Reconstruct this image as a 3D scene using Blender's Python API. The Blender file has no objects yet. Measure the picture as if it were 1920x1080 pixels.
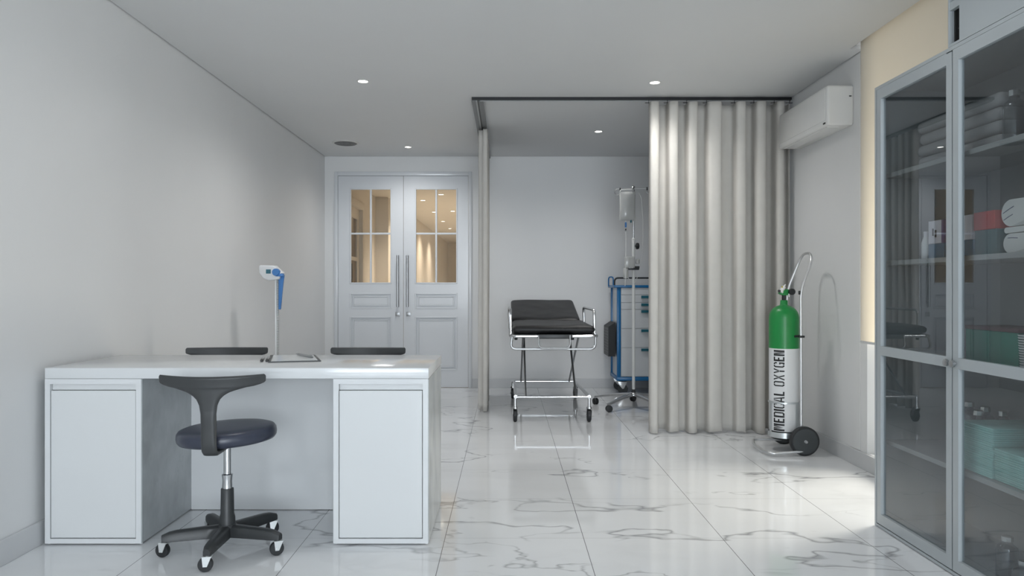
import bpy, bmesh, math, random
from mathutils import Vector, Matrix
random.seed(7)
C = bpy.context.scene.collection
S = bpy.context.scene
PI = math.pi

# ------------------------------------------------------------------ camera
cam = bpy.data.cameras.new('camera'); camo = bpy.data.objects.new('camera', cam); C.objects.link(camo)
cam.sensor_width = 36; cam.lens = 1385 / 1920 * 36
cam.shift_x = 10 / 1920
cam.clip_start = 0.05; cam.clip_end = 100
CH = 1.083
camo.location = (0, 0, CH); camo.rotation_euler = (PI / 2, 0, 0)
S.camera = camo

# ------------------------------------------------------------------ colour management, world, daylight
S.view_settings.view_transform = 'Standard'; S.view_settings.look = 'None'
S.view_settings.gamma = 1; S.view_settings.use_curve_mapping = False
S.view_settings.exposure = 0.1
w = bpy.data.worlds.new('world'); S.world = w; w.use_nodes = True
w.node_tree.nodes['Background'].inputs[0].default_value = (0.80, 0.88, 1.0, 1)
w.node_tree.nodes['Background'].inputs[1].default_value = 0.6

def area(name, loc, rot, sx, sy, power, col):
    l = bpy.data.lights.new(name, 'AREA'); l.shape = 'RECTANGLE'; l.size = sx; l.size_y = sy
    l.energy = power; l.color = col
    o = bpy.data.objects.new(name, l); C.objects.link(o); o.location = loc; o.rotation_euler = rot
    return o
# daylight through the wide window behind the camera and through the window on the right
area('daylight_rear_window', (0.35, -5.2, 1.35), (PI / 2, 0, 0), 3.0, 2.1, 245, (0.87, 0.94, 1.0))
area('daylight_right_window', (3.3, 4.5, 0.75), (0, PI / 2, 0), 1.9, 1.1, 140, (1.0, 0.925, 0.81))

# ------------------------------------------------------------------ materials
def mat(name, col, rough=0.5, metal=0.0, spec=0.5, noise=0.0, nscale=8.0, coat=0.0, bump=0.0, bscale=200, alpha=None, trans=0.0, rvar=0.0):
    m = bpy.data.materials.new(name); m.use_nodes = True
    nt = m.node_tree; b = nt.nodes['Principled BSDF']
    b.inputs['Base Color'].default_value = (*col, 1); b.inputs['Roughness'].default_value = rough
    b.inputs['Metallic'].default_value = metal; b.inputs['Specular IOR Level'].default_value = spec
    b.inputs['Coat Weight'].default_value = coat; b.inputs['Coat Roughness'].default_value = 0.08
    b.inputs['Transmission Weight'].default_value = trans
    tc = nt.nodes.new('ShaderNodeTexCoord')
    if noise > 0 or rvar > 0:
        n = nt.nodes.new('ShaderNodeTexNoise'); n.inputs['Scale'].default_value = nscale; n.inputs['Detail'].default_value = 6
        nt.links.new(tc.outputs['Object'], n.inputs['Vector'])
        if noise > 0:
            r = nt.nodes.new('ShaderNodeValToRGB')
            r.color_ramp.elements[0].position = 0.3; r.color_ramp.elements[1].position = 0.7
            r.color_ramp.elements[0].color = (*[c * (1 - noise) for c in col], 1)
            r.color_ramp.elements[1].color = (*[min(1, c * (1 + noise * 0.6)) for c in col], 1)
            nt.links.new(n.outputs['Fac'], r.inputs[0]); nt.links.new(r.outputs[0], b.inputs['Base Color'])
        if rvar > 0:
            mr = nt.nodes.new('ShaderNodeMapRange'); mr.inputs['To Min'].default_value = max(0, rough - rvar); mr.inputs['To Max'].default_value = rough + rvar
            nt.links.new(n.outputs['Fac'], mr.inputs['Value']); nt.links.new(mr.outputs[0], b.inputs['Roughness'])
    if bump > 0:
        n2 = nt.nodes.new('ShaderNodeTexNoise'); n2.inputs['Scale'].default_value = bscale; n2.inputs['Detail'].default_value = 3
        bp = nt.nodes.new('ShaderNodeBump'); bp.inputs['Strength'].default_value = bump; bp.inputs['Distance'].default_value = 0.002
        nt.links.new(tc.outputs['Object'], n2.inputs['Vector']); nt.links.new(n2.outputs['Fac'], bp.inputs['Height']); nt.links.new(bp.outputs[0], b.inputs['Normal'])
    return m

def emit(name, col, st):
    m = bpy.data.materials.new(name); m.use_nodes = True; nt = m.node_tree
    nt.nodes.remove(nt.nodes['Principled BSDF'])
    e = nt.nodes.new('ShaderNodeEmission'); e.inputs[0].default_value = (*col, 1); e.inputs[1].default_value = st
    nt.links.new(e.outputs[0], nt.nodes['Material Output'].inputs[0]); return m

def glass(name, tint, ior=1.5, rough=0.0, boost=1.0):
    m = bpy.data.materials.new(name); m.use_nodes = True; nt = m.node_tree
    nt.nodes.remove(nt.nodes['Principled BSDF'])
    t = nt.nodes.new('ShaderNodeBsdfTransparent'); t.inputs[0].default_value = (*tint, 1)
    g = nt.nodes.new('ShaderNodeBsdfGlossy'); g.inputs['Roughness'].default_value = rough; g.inputs[0].default_value = (0.95, 0.97, 1, 1)
    lw = nt.nodes.new('ShaderNodeFresnel'); lw.inputs[0].default_value = ior
    geo = nt.nodes.new('ShaderNodeNewGeometry')
    # the fresnel of a pane is the same from both sides
    inv = nt.nodes.new('ShaderNodeMath'); inv.operation = 'SUBTRACT'; inv.inputs[0].default_value = 1
    nt.links.new(geo.outputs['Backfacing'], inv.inputs[1])
    mul = nt.nodes.new('ShaderNodeMath'); mul.operation = 'MULTIPLY'
    nt.links.new(lw.outputs[0], mul.inputs[0]); nt.links.new(inv.outputs[0], mul.inputs[1])
    mu2 = nt.nodes.new('ShaderNodeMath'); mu2.operation = 'MULTIPLY'; mu2.inputs[1].default_value = boost; mu2.use_clamp = True
    nt.links.new(mul.outputs[0], mu2.inputs[0])
    mx = nt.nodes.new('ShaderNodeMixShader')
    nt.links.new(mu2.outputs[0], mx.inputs[0]); nt.links.new(t.outputs[0], mx.inputs[1]); nt.links.new(g.outputs[0], mx.inputs[2])
    nt.links.new(mx.outputs[0], nt.nodes['Material Output'].inputs[0]); return m

def marble(name, base, vein, rough, grout=True, sc=1.0, coordrot=0.3, mott=0.0, veins=0.75):
    m = bpy.data.materials.new(name); m.use_nodes = True; nt = m.node_tree; N = nt.nodes; L = nt.links
    b = N['Principled BSDF']; b.inputs['Roughness'].default_value = rough
    geo = N.new('ShaderNodeNewGeometry')
    mp = N.new('ShaderNodeMapping'); mp.inputs['Rotation'].default_value = (0, 0, coordrot); mp.inputs['Scale'].default_value = (0.55 * sc, 1.15 * sc, 0.8 * sc)
    L.new(geo.outputs['Position'], mp.inputs[0])
    wn = N.new('ShaderNodeTexNoise'); wn.inputs['Scale'].default_value = 1.6; wn.inputs['Detail'].default_value = 5
    L.new(mp.outputs[0], wn.inputs['Vector'])
    def math_(op, a, bb=None, clamp=False):
        n = N.new('ShaderNodeMath'); n.operation = op; n.use_clamp = clamp
        for i, v in enumerate((a, bb)):
            if v is None: continue
            if isinstance(v, (int, float)): n.inputs[i].default_value = v
            else: L.new(v, n.inputs[i])
        return n.outputs[0]
    def vmix(scale, off, width, warp, maskscale, lo, hi):
        vm = N.new('ShaderNodeVectorMath'); vm.operation = 'MULTIPLY_ADD'
        L.new(wn.outputs['Color'], vm.inputs[0]); vm.inputs[1].default_value = (warp,) * 3; L.new(mp.outputs[0], vm.inputs[2])
        ad = N.new('ShaderNodeVectorMath'); ad.operation = 'ADD'; ad.inputs[1].default_value = off; L.new(vm.outputs[0], ad.inputs[0])
        n = N.new('ShaderNodeTexNoise'); n.inputs['Scale'].default_value = scale; n.inputs['Detail'].default_value = 4; n.inputs['Roughness'].default_value = 0.55
        L.new(ad.outputs[0], n.inputs['Vector'])
        d = math_('ABSOLUTE', math_('SUBTRACT', n.outputs['Fac'], 0.5))
        v = math_('SUBTRACT', 1.0, math_('DIVIDE', d, width), True)
        v = math_('POWER', v, 1.5)
        k = N.new('ShaderNodeTexNoise'); k.inputs['Scale'].default_value = maskscale; k.inputs['Detail'].default_value = 3
        ad2 = N.new('ShaderNodeVectorMath'); ad2.operation = 'ADD'; ad2.inputs[1].default_value = (off[1] + 3.3, off[0], 1.7); L.new(mp.outputs[0], ad2.inputs[0])
        L.new(ad2.outputs[0], k.inputs['Vector'])
        mr = N.new('ShaderNodeMapRange'); mr.inputs['From Min'].default_value = lo; mr.inputs['From Max'].default_value = hi
        L.new(k.outputs['Fac'], mr.inputs['Value'])
        return math_('MULTIPLY', v, mr.outputs[0])
    v1 = vmix(1.0, (4.1, 2.2, 0.3), 0.010, 0.45, 1.6, 0.46, 0.56)
    v2 = vmix(1.25, (9.1, 7.2, 2.3), 0.009, 0.8, 2.4, 0.50, 0.58)
    v3 = vmix(1.3, (1.1, 5.2, 8.3), 0.06, 0.6, 1.4, 0.50, 0.72)
    v = math_('MAXIMUM', v1, math_('MULTIPLY', v2, 0.8))
    v = math_('MAXIMUM', v, math_('MULTIPLY', v3, 0.22))
    v = math_('MULTIPLY', v, veins)
    cn = N.new('ShaderNodeTexNoise'); cn.inputs['Scale'].default_value = 1.7; cn.inputs['Detail'].default_value = 6
    L.new(mp.outputs[0], cn.inputs['Vector'])
    r = N.new('ShaderNodeValToRGB'); r.color_ramp.elements[0].position = 0.32; r.color_ramp.elements[1].position = 0.62
    r.color_ramp.elements[0].color = (*[c * (0.94 - mott) for c in base], 1); r.color_ramp.elements[1].color = (*base, 1)
    L.new(cn.outputs['Fac'], r.inputs[0])
    mx = N.new('ShaderNodeMix'); mx.data_type = 'RGBA'; L.new(v, mx.inputs[0]); L.new(r.outputs[0], mx.inputs[6]); mx.inputs[7].default_value = (*vein, 1)
    out = mx.outputs[2]
    if grout:
        sx = N.new('ShaderNodeSeparateXYZ'); L.new(geo.outputs['Position'], sx.inputs[0])
        def line(o, off, width):
            f = math_('FRACT', math_('DIVIDE', math_('SUBTRACT', o, off - 60), 0.6))
            d = math_('MINIMUM', f, math_('SUBTRACT', 1.0, f))
            return math_('LESS_THAN', d, width / 0.6)
        gx = line(sx.outputs[0], 0.333, 0.0014); gy = math_('MULTIPLY', line(sx.outputs[1], 3.198, 0.0014), 0.45)
        g = math_('MAXIMUM', gx, gy)
        mx2 = N.new('ShaderNodeMix'); mx2.data_type = 'RGBA'; L.new(g, mx2.inputs[0]); L.new(out, mx2.inputs[6]); mx2.inputs[7].default_value = (0.16, 0.16, 0.17, 1)
        out = mx2.outputs[2]
    L.new(out, b.inputs['Base Color'])
    return m

M = {}
M['wall'] = mat('wall_paint', (0.755, 0.762, 0.765), 0.45, noise=0.02, nscale=1.5, bump=0.03, bscale=120)
M['ceil'] = mat('ceiling_paint', (0.71, 0.72, 0.722), 0.6, noise=0.015, nscale=1.2)
M['dark'] = mat('painted_gap_shade', (0.03, 0.03, 0.03), 0.8, noise=0.05)  # near black, stands in for shade in the ceiling gap and slot
M['base'] = mat('baseboard_paint', (0.60, 0.61, 0.62), 0.35, noise=0.02)
M['floor'] = marble('polished_marble_tile', (0.80, 0.815, 0.83), (0.22, 0.225, 0.24), 0.06)
M['stone'] = marble('pedestal_stone', (0.52, 0.55, 0.56), (0.40, 0.42, 0.43), 0.22, grout=False, sc=3.2, mott=0.22, veins=0.6)
M['desk'] = mat('desk_white_lacquer', (0.70, 0.715, 0.725), 0.14, noise=0.015, nscale=3, rvar=0.02)
M['desk_door'] = mat('desk_door_lacquer', (0.68, 0.695, 0.70), 0.22, noise=0.012, nscale=3)
M['blackp'] = mat('black_plastic', (0.035, 0.038, 0.040), 0.42, noise=0.06, nscale=20, bump=0.05, bscale=500)
M['greyp'] = mat('charcoal_plastic', (0.042, 0.045, 0.047), 0.45, noise=0.05, nscale=12)
M['navy'] = mat('navy_vinyl', (0.040, 0.047, 0.072), 0.33, noise=0.08, nscale=30, bump=0.15, bscale=260)
M['chrome'] = mat('chrome', (0.60, 0.61, 0.62), 0.24, metal=1.0, rvar=0.04, nscale=20)
M['steel'] = mat('brushed_steel', (0.46, 0.47, 0.48), 0.36, metal=1.0, rvar=0.06, nscale=30)
M['alu'] = mat('satin_aluminium', (0.66, 0.67, 0.68), 0.30, metal=0.85, rvar=0.05, nscale=30)
M['castm'] = mat('caster_metal', (0.72, 0.74, 0.74), 0.3, metal=0.6, rvar=0.05)
M['rubber'] = mat('black_rubber', (0.018, 0.020, 0.022), 0.55, noise=0.1, nscale=30)
M['wheelg'] = mat('wheel_grey', (0.045, 0.052, 0.055), 0.5, noise=0.08, nscale=20)
M['door'] = mat('door_lacquer', (0.70, 0.725, 0.755), 0.18, noise=0.015, nscale=2.5, bump=0.04, bscale=6)
M['doorglass'] = glass('door_glass', (0.97, 0.97, 0.96), 1.3)
M['hall'] = mat('hall_plaster', (0.82, 0.76, 0.68), 0.5, noise=0.02, nscale=2)
M['curt'] = mat('curtain_fabric', (0.58, 0.56, 0.525), 0.8, noise=0.04, nscale=10, bump=0.25, bscale=420)
M['track'] = mat('track_dark_metal', (0.022, 0.023, 0.025), 0.4, metal=0.5, noise=0.05)
M['trackg'] = mat('track_grey_metal', (0.18, 0.19, 0.195), 0.4, metal=0.4, noise=0.05)
M['white'] = mat('white_plastic', (0.74, 0.75, 0.76), 0.35, noise=0.02)
M['acw'] = mat('ac_white_plastic', (0.75, 0.75, 0.735), 0.22, noise=0.015)
M['vinyl'] = mat('black_vinyl', (0.012, 0.012, 0.013), 0.46, spec=0.35, noise=0.1, nscale=25, bump=0.5, bscale=14)
M['blue'] = mat('blue_powder_coat', (0.004, 0.14, 0.36), 0.3, noise=0.04, nscale=10)
M['scaleblue'] = mat('scale_blue_plastic', (0.055, 0.20, 0.50), 0.4, noise=0.04, nscale=10)
M['teal'] = mat('teal_plastic', (0.012, 0.12, 0.17), 0.3, noise=0.04)
M['cartw'] = mat('cart_drawer_white', (0.62, 0.65, 0.68), 0.3, noise=0.015)
M['ivw'] = mat('iv_white_enamel', (0.78, 0.79, 0.78), 0.25, noise=0.02)
M['bag'] = mat('saline_bag', (0.62, 0.63, 0.62), 0.18, noise=0.06, nscale=9, trans=0.25)
M['green'] = mat('green_enamel', (0.010, 0.235, 0.052), 0.34, noise=0.04, nscale=8)
M['cylw'] = mat('cylinder_white_enamel', (0.72, 0.73, 0.74), 0.3, noise=0.02)
M['cage'] = mat('cart_cage_metal', (0.58, 0.61, 0.62), 0.3, metal=0.7, rvar=0.05)
M['ink'] = mat('black_ink', (0.008, 0.008, 0.008), 0.5, noise=0.1)
M['cab'] = mat('cabinet_grey_paint', (0.42, 0.455, 0.47), 0.34, noise=0.02, nscale=4)
M['cabin'] = mat('cabinet_interior', (0.30, 0.31, 0.315), 0.5, noise=0.04, nscale=3)
M['shelf'] = mat('shelf_grey', (0.36, 0.37, 0.37), 0.4, noise=0.03)
M['cabglass'] = glass('cabinet_glass', (0.84, 0.865, 0.87), 1.62, boost=1.6)
M['winglass'] = glass('window_glass', (0.96, 0.97, 0.97), 1.45)
M['sheet'] = mat('grey_sheet', (0.36, 0.355, 0.36), 0.85, noise=0.06, nscale=15, bump=0.3, bscale=300)
M['towel'] = mat('white_towel', (0.78, 0.78, 0.77), 0.9, noise=0.04, nscale=20, bump=0.5, bscale=400)
M['towelline'] = mat('navy_thread', (0.03, 0.035, 0.16), 0.8, noise=0.1)
M['aqua'] = mat('aqua_drape', (0.40, 0.70, 0.66), 0.85, noise=0.10, nscale=18, bump=0.35, bscale=150)
M['redbox'] = mat('red_card', (0.55, 0.045, 0.035), 0.5, noise=0.05)
M['bluebox'] = mat('blue_card', (0.045, 0.15, 0.25), 0.5, noise=0.05)
M['dkteal'] = mat('dark_teal_card', (0.035, 0.12, 0.135), 0.5, noise=0.05)
M['tealbox'] = mat('teal_green_card', (0.02, 0.23, 0.17), 0.5, noise=0.05)
M['purple'] = mat('purple_card', (0.10, 0.06, 0.18), 0.5, noise=0.05)
M['whitebox'] = mat('white_card', (0.70, 0.68, 0.74), 0.5, noise=0.03)
M['lidred'] = mat('maroon_card', (0.09, 0.04, 0.045), 0.5, noise=0.03)
M['screen'] = mat('white_screen', (0.75, 0.78, 0.79), 0.12, noise=0.01)
M['lamp'] = emit('lamp_diffuser', (1.0, 0.97, 0.90), 9.0)
M['lampw'] = emit('hall_lamp_diffuser', (1.0, 0.88, 0.68), 9.0)
M['lampring'] = mat('lamp_ring', (0.62, 0.62, 0.60), 0.3, noise=0.02)
M['grille'] = mat('grille_mesh', (0.16, 0.165, 0.17), 0.5, noise=0.1, nscale=40)
M['bottle'] = glass('clear_bottle_glass', (0.66, 0.70, 0.73), 1.55, boost=2.2)
M['yellow'] = mat('yellow_plastic', (0.5, 0.42, 0.04), 0.4, noise=0.05)

def blind_mat():
    m = bpy.data.materials.new('cream_blind_fabric'); m.use_nodes = True; nt = m.node_tree; N = nt.nodes; L = nt.links
    b = N['Principled BSDF']; b.inputs['Base Color'].default_value = (0.74, 0.72, 0.67, 1); b.inputs['Roughness'].default_value = 0.8
    t = N.new('ShaderNodeBsdfTranslucent'); t.inputs[0].default_value = (0.80, 0.76, 0.68, 1)
    tc = N.new('ShaderNodeTexCoord'); n = N.new('ShaderNodeTexNoise'); n.inputs['Scale'].default_value = 300
    bp = N.new('ShaderNodeBump'); bp.inputs['Strength'].default_value = 0.1; L.new(tc.outputs['Object'], n.inputs['Vector']); L.new(n.outputs['Fac'], bp.inputs['Height']); L.new(bp.outputs[0], b.inputs['Normal'])
    mx = N.new('ShaderNodeMixShader'); mx.inputs[0].default_value = 0.40
    L.new(b.outputs[0], mx.inputs[1]); L.new(t.outputs[0], mx.inputs[2]); L.new(mx.outputs[0], N['Material Output'].inputs[0])
    return m
M['blind'] = blind_mat()

def perf_mat():
    m = bpy.data.materials.new('perforated_black'); m.use_nodes = True; nt = m.node_tree; N = nt.nodes; L = nt.links
    b = N['Principled BSDF']; b.inputs['Roughness'].default_value = 0.5
    g = N.new('ShaderNodeNewGeometry'); sx = N.new('ShaderNodeSeparateXYZ'); L.new(g.outputs['Position'], sx.inputs[0])
    def mm(op, a, c=None):
        n = N.new('ShaderNodeMath'); n.operation = op
        for i, v in enumerate((a, c)):
            if v is None: continue
            if isinstance(v, (int, float)): n.inputs[i].default_value = v
            else: L.new(v, n.inputs[i])
        return n.outputs[0]
    def cell(o, p): return mm('SUBTRACT', mm('FRACT', mm('DIVIDE', o, p)), 0.5)
    u = cell(sx.outputs[1], 0.05); v = cell(sx.outputs[2], 0.03)
    d = mm('ADD', mm('POWER', mm('ABSOLUTE', u), 2.0), mm('POWER', mm('ABSOLUTE', v), 2.0))
    h = mm('LESS_THAN', d, 0.085)
    mx = N.new('ShaderNodeMix'); mx.data_type = 'RGBA'; L.new(h, mx.inputs[0]); mx.inputs[6].default_value = (0.11, 0.115, 0.12, 1); mx.inputs[7].default_value = (0.006, 0.006, 0.006, 1)
    L.new(mx.outputs[2], b.inputs['Base Color']); return m
M['perf'] = perf_mat()

def column_mat():
    m = bpy.data.materials.new('ruled_column'); m.use_nodes = True; nt = m.node_tree; N = nt.nodes; L = nt.links
    b = N['Principled BSDF']; b.inputs['Roughness'].default_value = 0.4
    g = N.new('ShaderNodeNewGeometry'); sx = N.new('ShaderNodeSeparateXYZ'); L.new(g.outputs['Position'], sx.inputs[0])
    f = N.new('ShaderNodeMath'); f.operation = 'MULTIPLY'; f.inputs[1].default_value = 100; L.new(sx.outputs[2], f.inputs[0])
    f2 = N.new('ShaderNodeMath'); f2.operation = 'FRACT'; L.new(f.outputs[0], f2.inputs[0])
    f3 = N.new('ShaderNodeMath'); f3.operation = 'LESS_THAN'; f3.inputs[1].default_value = 0.35; L.new(f2.outputs[0], f3.inputs[0])
    mx = N.new('ShaderNodeMix'); mx.data_type = 'RGBA'; L.new(f3.outputs[0], mx.inputs[0]); mx.inputs[6].default_value = (0.62, 0.63, 0.63, 1); mx.inputs[7].default_value = (0.12, 0.12, 0.12, 1)
    L.new(mx.outputs[2], b.inputs['Base Color']); return m
M['ruled'] = column_mat()

# ------------------------------------------------------------------ helpers
ROOT = {}
def tag(o, label=None, cat=None, group=None, kind=None):
    if label: o['label'] = label
    if cat: o['category'] = cat
    if group: o['group'] = group
    if kind: o['kind'] = kind
    return o

def thing(name, label, cat, loc=(0, 0, 0), rotz=0, group=None):
    o = bpy.data.objects.new(name, None); C.objects.link(o); o.empty_display_size = 0.1
    o.location = loc; o.rotation_euler = (0, 0, rotz)
    tag(o, label, cat, group)
    ROOT[o.name] = Matrix.Translation(loc) @ Matrix.Rotation(rotz, 4, 'Z')
    return o

def obj(name, bm, m, parent=None, local=False, smooth=35):
    """link a bmesh as one mesh object; coordinates are world unless local=True"""
    bmesh.ops.recalc_face_normals(bm, faces=bm.faces[:])
    mesh = bpy.data.meshes.new(name); 
    if parent is not None and not local:
        bmesh.ops.transform(bm, matrix=ROOT[parent.name].inverted(), verts=bm.verts[:])
    origin = None
    if parent is None:
        xs = [v.co for v in bm.verts]
        mn = Vector((min(v.x for v in xs), min(v.y for v in xs), min(v.z for v in xs)))
        mxx = Vector((max(v.x for v in xs), max(v.y for v in xs), max(v.z for v in xs)))
        origin = Vector(((mn.x + mxx.x) / 2, (mn.y + mxx.y) / 2, mn.z))
        bmesh.ops.translate(bm, vec=-origin, verts=bm.verts[:])
    bm.to_mesh(mesh); bm.free()
    if isinstance(m, (list, tuple)):
        for q in m: mesh.materials.append(q)
    else: mesh.materials.append(m)
    if smooth:
        mesh.shade_smooth(); mesh.set_sharp_from_angle(angle=math.radians(smooth))
    o = bpy.data.objects.new(name, mesh); C.objects.link(o)
    if parent is not None:
        o.parent = parent; ROOT[o.name] = ROOT[parent.name]
    else:
        o.location = origin; ROOT[o.name] = Matrix.Translation(origin)
    return o

def struct(name, bm, m, parent=None):
    o = obj(name, bm, m, parent)
    if parent is None: o['kind'] = 'structure'
    return o

def box(bm, x0, x1, y0, y1, z0, z1, r=0.0, seg=2, mi=0):
    x0, x1 = sorted((x0, x1)); y0, y1 = sorted((y0, y1)); z0, z1 = sorted((z0, z1))
    vs = [bm.verts.new((x, y, z)) for x in (x0, x1) for y in (y0, y1) for z in (z0, z1)]
    idx = [(0, 1, 3, 2), (4, 6, 7, 5), (0, 4, 5, 1), (2, 3, 7, 6), (0, 2, 6, 4), (1, 5, 7, 3)]
    fs = [bm.faces.new([vs[i] for i in f]) for f in idx]
    for f in fs: f.material_index = mi
    if r > 0:
        es = list({e for f in fs for e in f.edges})
        bmesh.ops.bevel(bm, geom=es, offset=r, segments=seg, profile=0.5, affect='EDGES', clamp_overlap=True)
    return vs

def BX(*a, **k):
    bm = bmesh.new(); box(bm, *a, **k); return bm

def fillet(pts, r, n=5, closed=False):
    pts = [Vector(p) for p in pts]; out = []
    N = len(pts)
    for i, p in enumerate(pts):
        if not closed and i in (0, N - 1): out.append(p); continue
        a = pts[(i - 1) % N]; b = pts[(i + 1) % N]
        d1 = (a - p); d2 = (b - p); l = min(r, d1.length * 0.49, d2.length * 0.49)
        s = p + d1.normalized() * l; e = p + d2.normalized() * l
        for k in range(n + 1):
            t = k / n
            out.append(s * (1 - t) ** 2 + p * 2 * t * (1 - t) + e * t ** 2)
    return out

def tube(bm, pts, r, seg=10, closed=False, cap=True, mi=0):
    pts = [Vector(p) for p in pts]; n = len(pts)
    rr = r if isinstance(r, (list, tuple)) else [r] * n
    tang = []
    for i in range(n):
        if closed: t = pts[(i + 1) % n] - pts[(i - 1) % n]
        else: t = pts[min(i + 1, n - 1)] - pts[max(i - 1, 0)]
        tang.append(t.normalized())
    up = Vector((0, 0, 1)) if abs(tang[0].z) < 0.9 else Vector((1, 0, 0))
    nrm = (up - tang[0] * up.dot(tang[0])).normalized()
    rings = []
    for i in range(n):
        nrm = (nrm - tang[i] * nrm.dot(tang[i])).normalized()
        bi = tang[i].cross(nrm)
        rings.append([bm.verts.new(pts[i] + (nrm * math.cos(2 * PI * k / seg) + bi * math.sin(2 * PI * k / seg)) * rr[i]) for k in range(seg)])
    for i in range(n if closed else n - 1):
        a = rings[i]; b = rings[(i + 1) % n]
        for k in range(seg):
            f = bm.faces.new((a[k], a[(k + 1) % seg], b[(k + 1) % seg], b[k])); f.material_index = mi
    if cap and not closed:
        bm.faces.new(rings[0][::-1]); bm.faces.new(rings[-1])

def TB(pts, r, **k):
    bm = bmesh.new(); tube(bm, pts, r, **k); return bm

def lathe(bm, prof, c=(0, 0, 0), axis='z', seg=32, mi=0):
    """prof = [(radius, height)...] from bottom to top"""
    c = Vector(c); rings = []
    for r, h in prof:
        ring = []
        for k in range(seg):
            a = 2 * PI * k / seg; u, v = r * math.cos(a), r * math.sin(a)
            p = {'z': (u, v, h), 'y': (u, h, v), 'x': (h, u, v)}[axis]
            ring.append(bm.verts.new(c + Vector(p)))
        rings.append(ring)
    for a, b in zip(rings, rings[1:]):
        for k in range(seg):
            f = bm.faces.new((a[k], a[(k + 1) % seg], b[(k + 1) % seg], b[k])); f.material_index = mi
    bm.faces.new(rings[0][::-1]).material_index = mi; bm.faces.new(rings[-1]).material_index = mi

def LA(*a, **k):
    bm = bmesh.new(); lathe(bm, *a, **k); return bm

def prism(bm, poly, a0, a1, axis='y', r=0.0, seg=2, mi=0):
    """poly in the plane perpendicular to axis; (x,z) for y, (y,z) for x, (x,y) for z"""
    def P(u, v, h): return {'y': (u, h, v), 'x': (h, u, v), 'z': (u, v, h)}[axis]
    A = [bm.verts.new(P(u, v, a0)) for u, v in poly]; B = [bm.verts.new(P(u, v, a1)) for u, v in poly]
    n = len(poly); fs = [bm.faces.new(A[::-1]), bm.faces.new(B)]
    for i in range(n): fs.append(bm.faces.new((A[i], A[(i + 1) % n], B[(i + 1) % n], B[i])))
    for f in fs: f.material_index = mi
    if r > 0:
        es = list({e for f in fs[:2] for e in f.edges})
        bmesh.ops.bevel(bm, geom=es, offset=r, segments=seg, profile=0.5, affect='EDGES', clamp_overlap=True)

def PR(*a, **k):
    bm = bmesh.new(); prism(bm, *a, **k); return bm

def children(o): return [c for c in bpy.data.objects if c.parent == o]
def copy_tree(o, parent=None):
    c = o.copy(); C.objects.link(c); c.parent = parent
    ROOT[c.name] = ROOT[o.name]
    for ch in children(o): copy_tree(ch, c)
    return c

# ================================================================== THE ROOM
XL, XR, YB, ZC, YR = -1.975, 2.14, 8.02, 2.51, -5.0
ZT = 2.78
struct('floor', BX(-2.6, 2.9, YR - 0.15, 24, -0.1, 0), M['floor'])
# suspended ceiling panel, stepping back for the blind pocket
bm = bmesh.new()
prism(bm, [(XL + .008, YR), (2.05, YR), (2.05, 4.41), (XR - .008, 4.41), (XR - .008, YB - .004), (XL + .008, YB - .004)], ZC, ZC + 0.02, 'z')
struct('ceiling', bm, M['ceil'])
struct('ceiling_slab', BX(XL - .12, XR + .6, YR - .15, YB + .15, ZT, ZT + 0.1), M['dark'])  # slab coloured near black so the ceiling edge gap reads as shade
struct('wall_left', BX(XL - 0.12, XL, YR - .12, YB, 0, ZT), M['wall'])
# right wall with window opening
bm = bmesh.new()
WY0, WY1 = 1.95, 4.385
box(bm, XR, XR + .2, YR - .12, WY0, 0, ZT); box(bm, XR, XR + .2, WY1, YB, 0, ZT)
box(bm, XR, XR + .2, WY0, WY1, 0, 0.10); box(bm, XR, XR + .2, WY0, WY1, 2.62, ZT)
struct('wall_right', bm, M['wall'])
bm = bmesh.new(); box(bm, XR - .0035, XR, 4.466, 4.574, 0.1, ZC, r=0.001, seg=1)
struct('trim_1', bm, M['wall'])
# pocket end
struct('trim_2', BX(2.052, XR, 4.411, 4.47, ZC + .021, ZT), M['wall'])
# back wall with door opening
DX0, DX1, DZ = -1.87, -0.378, 2.345
bm = bmesh.new()
box(bm, XL - .12, DX0, YB, YB + .14, 0, ZT); box(bm, DX1, XR + .2, YB, YB + .14, 0, ZT); box(bm, DX0, DX1, YB, YB + .14, DZ, ZT)
struct('wall_back', bm, M['wall'])
# rear wall with a wide window
bm = bmesh.new()
box(bm, XL - .12, -1.65, YR - .12, YR, 0, ZT); box(bm, 1.85, XR + .2, YR - .12, YR, 0, ZT)
box(bm, -1.65, 1.85, YR - .12, YR, 0, 0.25); box(bm, -1.65, 1.85, YR - .12, YR, 2.45, ZT)
struct('wall_rear', bm, M['wall'])
bm = bmesh.new()
for x in (-1.65, -0.483, 0.683, 1.80): box(bm, x, x + .05, YR - .08, YR - .03, 0.25, 2.45)
for z in (0.25, 2.40): box(bm, -1.65, 1.85, YR - .08, YR - .03, z, z + .05)
struct('window_2', bm, M['cab'])
# baseboards
struct('baseboard_left', BX(XL, XL + 0.014, YR, YB, 0, 0.10, r=0.002, seg=1), M['base'])
struct('baseboard_right', BX(XR - .014, XR, YR, YB, 0, 0.098, r=0.002, seg=1), M['base'])
struct('baseboard_back', BX(DX1 + .004, XR - .015, YB - 0.014, YB, 0, 0.10, r=0.002, seg=1), M['base'])
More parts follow.
